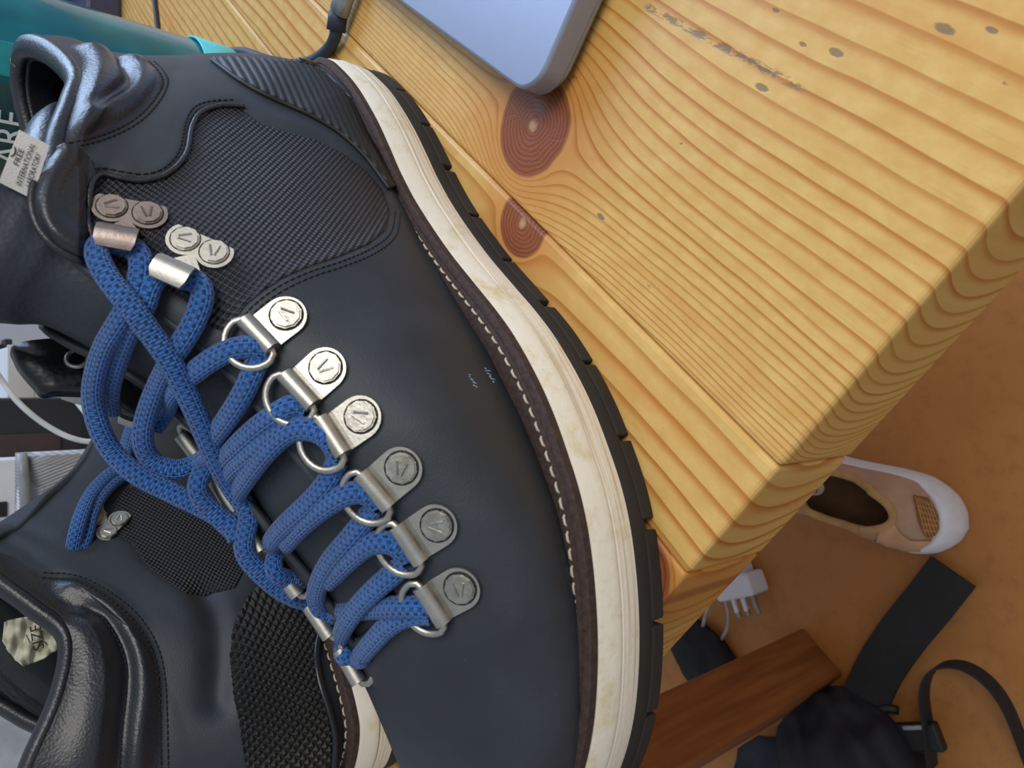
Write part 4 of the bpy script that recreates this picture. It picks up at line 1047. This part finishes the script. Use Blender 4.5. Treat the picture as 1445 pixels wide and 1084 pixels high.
# ------------------------------------------------------------------ things at the back of the table
M_white = plain('white_card', (226, 230, 236), 0.7, var=0.03, bump=0.1)
M_dark = plain('charcoal_plastic', (44, 46, 52), 0.5)
M_darkbrown = plain('dark_maroon_card', (70, 54, 56), 0.7)
M_navy = plain('dark_navy_plastic', (58, 62, 92), 0.4); M_greyblue = plain('grey_plastic', (98, 102, 122), 0.5)
def standing(root, name, px, Y, depth, mat, zmin=0.0, bev=0.002):
    """upright slab whose face fills the picture outline px at distance Y"""
    P = [at_ydist(x, y, Y) for x, y in px]; bm = bmesh.new()
    a = [bm.verts.new(Vector((p.x, Y, max(p.z, zmin)))) for p in P]; c = [bm.verts.new(Vector((p.x, Y + depth, max(p.z, zmin)))) for p in P]; n = len(P)
    for i in range(n): bm.faces.new((a[i], a[(i + 1) % n], c[(i + 1) % n], c[i]))
    bm.faces.new(a); bm.faces.new(c[::-1])
    o = world_part(name, bm, mat, root, False) if root else bmobj(name, bm, mat, None, False)
    bevel(o, bev, 2); return o
def slab(root, name, x0, x1, Y, z0, z1, depth, mat, bev=0.002):
    bm = bmesh.new(); box(bm, ((x0 + x1) / 2, Y + depth / 2, (z0 + z1) / 2), (x1 - x0, depth, z1 - z0))
    o = world_part(name, bm, mat, root, False) if root else bmobj(name, bm, mat, None, False)
    bevel(o, bev, 2); return o
# white carton
wc = empty('white_carton', (-0.08, 0.80, 0)); setp(wc, 'white carton standing behind the laces at the back of the table', 'carton')
wz = at_ydist(12, 530, 0.80).z
slab(wc, 'body', -0.20, 0.035, 0.80, 0.0, wz, 0.08, M_white)
slab(wc, 'lid_flap', -0.201, 0.036, 0.799, wz - 0.02, wz + 0.001, 0.004, M_white, 0.0008)
# charcoal box with a maroon sleeve
p0 = at_ydist(8, 562, 0.74); p1 = at_ydist(145, 648, 0.74)
cb = empty('charcoal_box', (p0.x, 0.74, 0)); setp(cb, 'charcoal box with a maroon band behind the white cable', 'box')
zt = at_ydist(8, 600, 0.74).z + 0.02
slab(cb, 'body', at_ydist(60, 660, 0.74).x, at_ydist(60, 562, 0.74).x, 0.74, 0.0, zt, 0.05, M_dark)
slab(cb, 'band', at_ydist(60, 661, 0.738).x, at_ydist(40, 612, 0.738).x, 0.738, at_ydist(86, 630, 0.738).z, zt + 0.001, 0.004, M_darkbrown, 0.0006)
slab(cb, 'side_panel', at_ydist(120, 655, 0.737).x, at_ydist(120, 562, 0.737).x, 0.737, 0.0, at_ydist(118, 600, 0.737).z, 0.003, M_rubber, 0.0006)
# black upright far back on the table
sp = empty('black_column', (0.01, 1.60, 0)); setp(sp, 'narrow black upright box far back on the table beside the white carton', 'box')
slab(sp, 'body', at_ydist(10, 577, 1.6).x, at_ydist(10, 486, 1.6).x, 1.60, 0.0, 0.32, 0.05, M_rubber); slab(sp, 'foot', at_ydist(10, 577, 1.6).x - 0.01, at_ydist(10, 486, 1.6).x + 0.01, 1.595, 0.0, 0.012, 0.06, M_dark)
# white cable hanging in front
bm = bmesh.new()
pts = [at_ydist(x, y, Y) for x, y, Y in ((-14, 512, 0.66), (2, 536, 0.66), (24, 566, 0.65), (56, 594, 0.645), (90, 614, 0.64), (120, 623, 0.64), (138, 621, 0.64), (141, 612, 0.645), (128, 592, 0.65), (112, 572, 0.66), (100, 556, 0.67), (92, 540, 0.68))]
tube(bm, resample(crom([list(p) for p in pts], 8), 0.004), 0.0021, 10); setp(bmobj('white_cable', bm, plain('white_cable_jacket', (214, 220, 222), 0.5)), 'loose white cable hanging in front of the charcoal box', 'cable')
# mesh pencil pouch with a grey tube frame
pouch = empty('mesh_pouch', (-0.13, 0.60, 0)); setp(pouch, 'grey and white patterned mesh pouch with a grey tube frame', 'pouch')
def mat_pouch():
    t = NT('patterned_mesh'); s = t.sep(t.obj()); u = t.math('MULTIPLY', s[0], 1000); v = t.math('MULTIPLY', s[2], 1000)
    n = t.n('ShaderNodeTexVoronoi', distance='CHEBYCHEV'); n.inputs['Scale'].default_value = 34.0; t.l(t.obj(), n.inputs['Vector'])
    ck = t.sep(n.outputs['Color'])[0]
    st = t.math('ADD', t.math('MULTIPLY', t.math('SINE', t.math('MULTIPLY', t.math('ADD', u, t.math('MULTIPLY', v, 0.4)), 2.6)), 0.5), 0.5)
    base = t.mix(t.smooth(ck, 0.2, 0.8), srgb(226, 228, 230), srgb(150, 152, 158))
    col = t.mix(t.math('MULTIPLY', st, 0.35), base, srgb(120, 122, 128)); t.color(col); t.set(0.7); t.bump(st, 0.6, 0.001); return t.m
PY = 0.60
xL = at_ydist(60, 740, PY).x; xR = at_ydist(60, 643, PY).x; zT = at_ydist(32, 690, PY).z
bm = bmesh.new(); box(bm, ((xL + xR) / 2, PY + 0.02, zT / 2), (xR - xL, 0.04, zT)); bmesh.ops.subdivide_edges(bm, edges=bm.edges, cuts=5, use_grid_fill=True)
for v in bm.verts: v.co.y -= 0.006 * math.sin(v.co.z * 60) * math.cos((v.co.x - xL) * 40)
world_part('fabric', bm, mat_pouch(), pouch)
M_tubegrey = plain('grey_tube', (150, 154, 158), 0.4)
bm = bmesh.new(); tube(bm, [at_ydist(30, 640, PY - 0.002), at_ydist(33, 670, PY - 0.004), at_ydist(36, 705, PY - 0.004), at_ydist(38, 742, PY - 0.002)], 0.0036, 12); world_part('frame_tube', bm, M_tubegrey, pouch)
# black netting window: a grid of crossing strands in a dark field
nx0, nx1 = at_ydist(60, 731, PY - 0.008).x, at_ydist(60, 712, PY - 0.008).x; nz1, nz0 = at_ydist(44, 720, PY - 0.008).z, at_ydist(83, 720, PY - 0.008).z
bm = bmesh.new(); box(bm, ((nx0 + nx1) / 2, PY - 0.0075, (nz0 + nz1) / 2), (nx1 - nx0, 0.001, nz1 - nz0)); world_part('net_window', bm, M_rubber, pouch, False)
bm = bmesh.new(); w = nx1 - nx0; h = nz1 - nz0
for k in range(-6, 14):
    for sg in (1, -1):
        a = max(0.0, -k / 8 * 1.0); pts = []
        for q in np.linspace(0, 1, 30):
            x = q * w; z = (k / 8 * h * 1.0 + sg * q * w * 1.1) + (0 if sg > 0 else h * 0.3)
            if 0 <= z <= h: pts.append(Vector((nx0 + x, PY - 0.0085, nz0 + z)))
        if len(pts) > 1: tube(bm, [pts[0], pts[-1]], 0.00035, 5)
o = world_part('netting', bm, plain('grey_net', (170, 172, 176), 0.6), pouch); o['kind'] = 'stuff'
# white paper and a black strip left of the pouch
wp = empty('paper_stack', (-0.12, 0.70, 0)); setp(wp, 'white paper block with a black strip beside the mesh pouch', 'paper')
slab(wp, 'paper', at_ydist(10, 790, 0.69).x, at_ydist(10, 648, 0.69).x, 0.69, 0.0, 0.25, 0.02, M_white); slab(wp, 'strip', at_ydist(10, 729, 0.688).x, at_ydist(10, 708, 0.688).x, 0.688, 0.10, 0.25, 0.003, M_rubber, 0.0005)
# grey drink pouch with lettering
DY = 0.53
dp = empty('drink_pouch', (-0.12, DY, 0)); setp(dp, 'grey translucent drink pouch with white DRINK MORE lettering', 'pouch')
dl = at_ydist(40, 845, DY).x; dr = at_ydist(40, 738, DY).x; dz = 0.20
def mat_pouch2():
    t = NT('grey_clear_film'); nz = t.noise(t.obj(), 26.0, 4); t.color(t.mix(t.smooth(nz, 0.35, 0.7), srgb(70, 80, 92), srgb(150, 160, 168))); t.set(0.2, 0, 0.5); t.bump(nz, 0.2, 0.004); return t.m
bm = bmesh.new(); box(bm, ((dl + dr) / 2, DY + 0.022, dz / 2), (dr - dl, 0.044, dz)); bmesh.ops.subdivide_edges(bm, edges=bm.edges, cuts=6, use_grid_fill=True)
cx = (dl + dr) / 2
for v in bm.verts:
    u = (v.co.x - cx) / ((dr - dl) / 2); f = math.sqrt(max(0.0, 1 - u * u * 0.93)); v.co.y = DY + 0.022 + (v.co.y - DY - 0.022) * f
world_part('body', bm, mat_pouch2(), dp)
for body, px, yr, size in (('DRINK MORE', 4, 757, 0.0105), ('ENERGY', 45.5, 744, 0.0075), ('RECOVER', 93, 744, 0.0082)):
    q = at_ydist(px, yr, DY - 0.003)
    text_o = text_mesh('lettering', body, size, frame((q.x, DY - 0.0012 if body != 'DRINK MORE' else DY - 0.0016, q.z), (1, 0, 0), (0, -1, 0)), M_white_print, dp, align='RIGHT', sx=0.8)
bm = bmesh.new(); rx = at_ydist(14, 802, DY).x; box(bm, (rx, DY - 0.0006, at_ydist(14, 802, DY).z), (0.010, 0.002, 0.012)); world_part('red_print', bm, plain('dull_red', (128, 60, 76), 0.5), dp, False)
bm = bmesh.new(); lathe(bm, [(0.009, dz - 0.002), (0.010, dz), (0.010, dz + 0.014), (0.008, dz + 0.016)], 24, Matrix.Translation((cx, DY + 0.022, 0))); world_part('spout_cap', bm, M_rubber, dp)
# pale folded cloth at the far left of the boots
bm = bmesh.new(); c = at_ydist(10, 1060, 0.50); box(bm, (c.x - 0.04, 0.56, 0.085), (0.13, 0.10, 0.17)); bmesh.ops.subdivide_edges(bm, edges=bm.edges, cuts=9, use_grid_fill=True)
for v in bm.verts: v.co.y += 0.006 * math.sin(v.co.x * 160 + 2 * math.sin(v.co.z * 30)); v.co.x += 0.004 * math.sin(v.co.z * 70)
o = bmobj('pale_cloth', bm, plain('pale_grey_cloth', (178, 188, 200), 0.9, var=0.1, bump=0.5, bscale=300)); bevel(o, 0.004, 2); setp(o, 'pale grey folded cloth behind the second boot', 'cloth')
# dark device stand behind the bottle
ds = empty('device_stand', tuple(at_z(172, 10, 0.0))); setp(ds, 'dark navy device base standing behind the teal bottle', 'stand')
q = at_z(172, 14, 0.0)
bm = bmesh.new(); box(bm, (q.x + 0.02, q.y + 0.09, 0.015), (0.34, 0.18, 0.03)); o = world_part('base', bm, M_navy, ds, False); bevel(o, 0.003, 2)
bm = bmesh.new(); box(bm, (q.x + 0.03, q.y + 0.13, 0.11), (0.30, 0.03, 0.16)); o = world_part('upright', bm, M_greyblue, ds, False); bevel(o, 0.004, 2)

# ------------------------------------------------------------------ on the floor: sneaker
def sneaker():
    root = empty('tan_sneaker', (0, 0, FZ))
    near = at_z(1366, 745, FZ + 0.012); far = at_z(1120, 672, FZ + 0.03)
    ax = Vector((far.x - near.x, far.y - near.y, 0)).normalized(); L = 0.285
    root.location = (near.x, near.y, FZ); root.rotation_euler = (0, 0, math.atan2(ax.y, ax.x))
    setp(root, 'tan sneaker with white rubber sole on the floor under the table', 'sneaker')
    M_suede = plain('tan_suede', (206, 160, 122), 0.85, var=0.12, scale=30, bump=0.3, bscale=900)
    M_suede2 = plain('grey_tan_suede', (188, 152, 124), 0.85, var=0.1, scale=30, bump=0.3, bscale=900)
    M_sole = plain('white_rubber_sole', (232, 232, 238), 0.55, var=0.04)
    M_lin = plain('sand_lining', (190, 150, 98), 0.9, bump=0.4); M_in = plain('olive_insole', (84, 62, 36), 0.95); M_diam = plain('brown_mesh_patch', (150, 92, 44), 0.8)
    def half(s):       # outline half width at distance s from the near end
        return np.interp(s, [0, 4, 12, 26, 45, 70, 110, 150, 200, 235, 262, 277, 285], [0, 15, 27, 37, 43, 44, 40, 38, 46, 47, 38, 24, 0])
    S = np.r_[0, 1, 4, 8, 14, 22, 32, 45, 60, 80, 100, 120, 140, 160, 180, 200, 220, 240, 255, 265, 274, 280, 284, 285]
    out = [(s, half(s)) for s in S] + [(s, -half(s)) for s in S[-2:0:-1]]
    out = resample(crom(out, 3, closed=True), 5.0, closed=True); c = out.mean(0); n = len(out)
    prof = [(0, 0.95), (4, 0.99), (14, 1.01), (30, 1.01), (42, 0.96), (46, 0.92), (45, 0.84)]
    def solid(name, prof, mat, ramp=None):
        V = []; F = []
        for z, k in prof:
            for p in out:
                sx = 142 + (p[0] - 142) * (k if k > 0.9 else k); lift = 0
                if z > 20 and k > 0.9: lift = 10 * max(0, 1 - p[0] / 40) * (z - 20) / 18
                V.append((sx / 1000, p[1] * k / 1000, (z + lift) / 1000))
        for i in range(len(prof) - 1):
            for q in range(n): F.append((i * n + q, i * n + (q + 1) % n, (i + 1) * n + (q + 1) % n, (i + 1) * n + q))
        F.append(list(range(n))[::-1]); F.append([(len(prof) - 1) * n + q for q in range(n)])
        o = mobj(name, V, F, mat, root); bm = bmesh.new(); bm.from_mesh(o.data); bmesh.ops.recalc_face_normals(bm, faces=bm.faces); bm.to_mesh(o.data); bm.free(); return o
    solid('sole', prof, M_sole)
    # upper: rings rising from the sole to the collar, which is open over the middle
    V = []; F = []; rings = 12
    for i in range(rings + 1):
        f = i / rings
        for p in out:
            s, t = p
            top = np.interp(s, [0, 30, 60, 110, 150, 200, 285], [74, 78, 76, 66, 70, 74, 50])
            z = 40 + (top - 40) * f
            # collar opening: ellipse centred at s=112, half length 58, half width 29
            ang = math.atan2(t / 46.0, (s - 132) / 142.0)
            ox = 118 + 66 * math.cos(ang); oy = 28 * math.sin(ang)
            g = f ** 1.5; k = 0.945 - 0.03 * f
            sx = (142 + (s - 142) * k) * (1 - g) + ox * g; ty = t * k * (1 - g) + oy * g
            zz = z + 5 * math.sin(f * math.pi)
            if s < 40: zz += 6 * f
            V.append((sx / 1000, ty / 1000, zz / 1000))
    for i in range(rings):
        for q in range(n): F.append((i * n + q, i * n + (q + 1) % n, (i + 1) * n + (q + 1) % n, (i + 1) * n + q))
    o = mobj('upper', V, F, M_suede2, root); m = o.modifiers.new('thickness', 'SOLIDIFY'); m.thickness = 0.004; m.offset = -1; o.data.materials.append(M_in); m.material_offset = 1
    bm = bmesh.new(); bm.from_mesh(o.data); bmesh.ops.recalc_face_normals(bm, faces=bm.faces); bm.to_mesh(o.data); bm.free()
    up = BVHTree.FromPolygons([Vector(v) for v in V], F)
    rim = [Vector(V[rings * n + q]) for q in range(n)]
    bm = bmesh.new(); tube(bm, [p + Vector((0, 0, -0.001)) for p in rim], 0.0045, 10, closed=True); bmobj('collar', bm, M_lin, root)
    bm = bmesh.new(); ins = [(118 + 74 * math.cos(a), 33 * math.sin(a)) for a in np.linspace(0, 2 * math.pi, 40)[:-1]]
    prism(bm, [(x / 1000, y / 1000) for x, y in ins], 0.0465, 0.0485); o = bmobj('insole', bm, M_in, root, False)
    bm = bmesh.new(); prism(bm, [((158 + 15 * math.cos(a)) / 1000, (11 * math.sin(a)) / 1000) for a in np.linspace(0, 2 * math.pi, 24)[:-1]], 0.0486, 0.0490); bmobj('insole_print', bm, plain('pale_print', (196, 190, 176), 0.8), o, False)
    for k in (-1, 0, 1):
        bm = bmesh.new(); box(bm, (0.158 + k * 0.006, 0.002, 0.0493), (0.0022, 0.009, 0.0006)); bmobj('insole_mark', bm, M_ink, o, False)
    R_ = Matrix.Translation(root.location) @ Matrix.Rotation(root.rotation_euler.z, 4, 'Z'); Ri = R_.inverted()
    def cast(x, y):
        o_ = Ri @ CAM; d = (Ri.to_3x3() @ raydir(x, y)).normalized(); p, nn, i, dd = up.ray_cast(o_, d)
        if p is None:
            p, nn, i, dd = up.find_nearest(o_ + d * 1.02)
        if nn.dot(d) > 0: nn = -nn
        return p, nn
    def panel(name, poly, mat, lift, res=4.0, th=0.0015):
        B = resample(np.array(poly, float), res, closed=True); lo, hi = B.min(0), B.max(0)
        gx, gy = np.meshgrid(np.arange(lo[0], hi[0], res), np.arange(lo[1], hi[1], res)); gx = gx.ravel() + .01; gy = gy.ravel() + .01
        Q = np.stack([gx, gy], 1)[inside_poly(gx, gy, B)]; Q = Q[seg_dist(Q, B, True) > res * 0.6] if len(Q) else Q
        vo, eo, fo, *_ = geometry.delaunay_2d_cdt([Vector(p) for p in np.vstack([B, Q])], [(i, (i + 1) % len(B)) for i in range(len(B))], [list(range(len(B)))], 1, 1e-5)
        W = []
        for p in vo:
            h, nn = cast(p[0], p[1]); W.append(h + nn * (0.0008 + lift))
        o = mobj(name, W, [list(f) for f in fo], mat, root); m = o.modifiers.new('thickness', 'SOLIDIFY'); m.thickness = th; m.offset = 0; return o
    panel('heel_overlay', [(1240, 745), (1250, 735), (1262, 738), (1270, 752), (1285, 762), (1312, 762), (1328, 752), (1330, 770), (1310, 788), (1262, 792), (1232, 788)], M_suede, 0.0012)
    dm = panel('mesh_patch', [(1288, 700), (1308, 704), (1322, 728), (1327, 750), (1306, 758), (1296, 738)], M_diam, 0.0014)
    bm = bmesh.new()
    for k in range(6):
        for (xa, ya, xb, yb) in ((1290 + k * 4.0, 702 + k * 1.5, 1306 + k * 4.0, 757 - k * 1.2), (1292 + k * 1.6, 706 + k * 8, 1312 + k * 2.6, 714 + k * 7)):
            pts = []
            for q in np.linspace(0, 1, 6):
                h, nn = cast(xa + (xb - xa) * q, ya + (yb - ya) * q); pts.append(h + nn * 0.0034)
            tube(bm, pts, 0.0005, 4)
    o = bmobj('mesh_threads', bm, plain('pale_tan_thread', (205, 160, 105), 0.8), dm); o['kind'] = 'stuff'
sneaker()

# ------------------------------------------------------------------ plug, backpack and straps
pl = empty('plug_adapter', tuple(at_z(1038, 832, FZ))); setp(pl, 'white three pin plug lying on the floor below the table edge', 'plug')
M_wplast = plain('white_plastic', (226, 226, 232), 0.35, var=0.02)
pc = at_z(1038, 828, FZ + 0.03); pr = (at_z(1068, 812, FZ + 0.03) - at_z(1012, 824, FZ + 0.03)).normalized(); pr.z = 0
dnv = at_z(1042, 850, FZ + 0.03) - at_z(1036, 830, FZ + 0.03); dnv.z = 0
MP = frame((pc.x, pc.y, FZ), pr, (0, 0, 1)); sg = 1.0 if (MP.to_3x3() @ Vector((0, 1, 0))).dot(dnv) > 0 else -1.0
def pl_box(name, c, s, mat, bev=0.003):
    bm = bmesh.new(); box(bm, (c[0], c[1] * sg, c[2]), s, MP); o = world_part(name, bm, mat, pl, False); bevel(o, bev, 3); return o
pl_box('body', (0.002, 0, 0.022), (0.058, 0.030, 0.044), M_wplast, 0.005); pl_box('rear_block', (-0.004, -0.026, 0.018), (0.046, 0.026, 0.034), M_wplast, 0.005)
M_pin = plain('dull_metal_pin', (150, 146, 138), 0.4, 0.6)
for k, c in ((-0.014, M_wplast), (0.001, M_wplast), (0.017, M_pin)): pl_box('pin', (k, 0.024, 0.024), (0.006, 0.020, 0.005), c, 0.0008); pl_box('pin_tip', (k + 0.001, 0.036, 0.024), (0.0055, 0.008, 0.0045), M_pin, 0.0008)
for pts in ([(1016, 828, .03), (1004, 846, .03), (996, 868, .02), (990, 892, .012), (985, 916, .01)], [(1018, 832, .03), (1024, 850, .026), (1028, 868, .02), (1026, 888, .012), (1018, 902, .01)]):
    bm = bmesh.new(); tube(bm, resample(crom([list(at_z(x, y, FZ + z)) for x, y, z in pts], 6), 0.008), 0.0026, 8); world_part('cord', bm, plain('grey_cord', (176, 168, 168), 0.5), pl)
M_bag = plain('black_nylon', (22, 24, 32), 0.7, bump=0.5, bscale=500, var=0.3, scale=20); M_web = plain('black_webbing', (34, 34, 36), 0.8, bump=0.6, bscale=1500); M_navycloth = plain('navy_cloth', (50, 56, 70), 0.8, bump=0.3, bscale=300)
bc = at_z(1228, 1142, FZ + 0.04)
bag = empty('black_backpack', (bc.x, bc.y, FZ)); setp(bag, 'black backpack slumped on the floor with loose straps', 'backpack')
bm = bmesh.new(); bmesh.ops.create_icosphere(bm, subdivisions=5, radius=1.0)
from mathutils import noise as mnoise
for v in bm.verts:
    d = v.co.normalized(); k = 1 + 0.10 * mnoise.noise(d * 2.0) + 0.05 * mnoise.noise(d * 4.1 + Vector((3, 1, 2))) - 0.02 * abs(mnoise.noise(d * 9.0))
    q = Vector((d.x * 0.135, d.y * 0.085, max(d.z, -0.5) * 0.075 + 0.0375)) * k; q.z = max(q.z, 0.0); v.co = Matrix.Rotation(0.5, 3, 'Z') @ q
bmobj('body', bm, M_bag, bag)
nb = at_z(1090, 1165, FZ + 0.05); bm = bmesh.new(); bmesh.ops.create_icosphere(bm, subdivisions=4, radius=1.0)
for v in bm.verts:
    d = v.co.normalized(); k = 1 + 0.2 * mnoise.noise(d * 2.6 + Vector((7, 2, 5))); q = Vector((d.x * 0.10, d.y * 0.07, max(d.z, -0.4) * 0.06 + 0.024)) * k; q.z = max(0, q.z); v.co = q + Vector((nb.x, nb.y, FZ)) - Vector((bc.x, bc.y, FZ))
bmobj('front_pocket', bm, M_navycloth, bag)
def strap(name, pts, w, th, mat, flat=True, lift=0.004):
    """webbing lying on the floor, or standing on its edge"""
    P = resample(crom([list(at_z(x, y, FZ + z)) for x, y, z in pts], 8), 0.006); bm = bmesh.new()
    n = len(P); T = np.gradient(P, axis=0); T /= np.linalg.norm(T, axis=1)[:, None]; rows = []
    for i in range(n):
        t = Vector(T[i]); up = Vector((0, 0, 1)); side = t.cross(up).normalized(); up = side.cross(t).normalized()
        a, c = (side, up) if flat else (up, side)
        p = Vector(P[i]); ww = w[i * len(w) // n] if hasattr(w, '__len__') else w
        rows.append([bm.verts.new(p + a * ww / 2 * x + c * th * y) for x, y in ((-1, 0), (1, 0), (1, 1), (-1, 1))])
    for A, C in zip(rows, rows[1:]):
        for k in range(4): bm.faces.new((A[k], A[(k + 1) % 4], C[(k + 1) % 4], C[k]))
    bm.faces.new(rows[0][::-1]); bm.faces.new(rows[-1])
    return world_part(name, bm, mat, bag, False)
strap('shoulder_strap', [(1346, 806, .006), (1312, 850, .012), (1276, 894, .016), (1246, 938, .014), (1228, 975, .016), (1215, 1010, .03)], 0.050, 0.008, M_web)
strap('webbing', [(1450, 1075, .02), (1420, 1000, .03), (1392, 962, .034), (1360, 942, .034), (1330, 941, .03), (1312, 956, .03), (1306, 985, .03), (1312, 1030, .03), (1318, 1084, .03)], 0.026, 0.003, M_web, False)
bm = bmesh.new(); M = frame(tuple(at_z(1296, 1040, FZ + 0.03)), (0.4, -1, 0), (0, 0, 1)); box(bm, (0, 0, 0), (0.05, 0.03, 0.014), M); o = world_part('buckle', bm, M_rubber, bag, False); bevel(o, 0.003)
bm = bmesh.new(); box(bm, (0.002, 0.012, 0.008), (0.022, 0.004, 0.003), M); world_part('buckle_glint', bm, M_alu_edge, bag, False)
bm = bmesh.new(); tube(bm, resample(crom([list(at_z(x, y, FZ + z)) for x, y, z in ((1215, 1025, .03), (1230, 1008, .03), (1252, 1000, .025), (1268, 1003, .02))], 6), 0.005), 0.005, 8); world_part('zip_pull', bm, M_rubber, bag)
for x in (958, 974):
    bm = bmesh.new(); tube(bm, [at_z(x, 1066 - (x - 958) * 0.4, FZ + 0.115), at_z(x + 9, 1090, FZ + 0.115), at_z(x + 16, 1120, FZ + 0.1)], 0.0026, 8); world_part('drawcord', bm, M_wplast, bag)

# back wall of the room, far behind the table
bm = bmesh.new(); box(bm, (0.3, 2.4, 0.6), (5.0, 0.1, 2.64)); setp(bmobj('wall_back', bm, plain('white_wall_paint', (200, 204, 210), 0.9, var=0.03, scale=3, bump=0.1), None, False), kind='structure')

# dark bundle added to stand for the deep shade behind the table leg
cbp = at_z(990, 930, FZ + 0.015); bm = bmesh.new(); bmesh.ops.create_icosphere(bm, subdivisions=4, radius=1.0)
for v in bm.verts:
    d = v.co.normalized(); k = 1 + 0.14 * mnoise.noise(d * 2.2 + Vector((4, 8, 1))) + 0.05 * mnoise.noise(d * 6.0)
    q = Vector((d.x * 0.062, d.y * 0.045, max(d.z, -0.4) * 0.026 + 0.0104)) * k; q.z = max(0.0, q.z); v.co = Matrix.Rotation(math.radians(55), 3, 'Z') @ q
o = bmobj('added_dark_bundle', bm, M_bag); o.location = (cbp.x, cbp.y, FZ); setp(o, 'crumpled black bundle added for the deep shade on the floor between the white plug and the table leg', 'cloth')
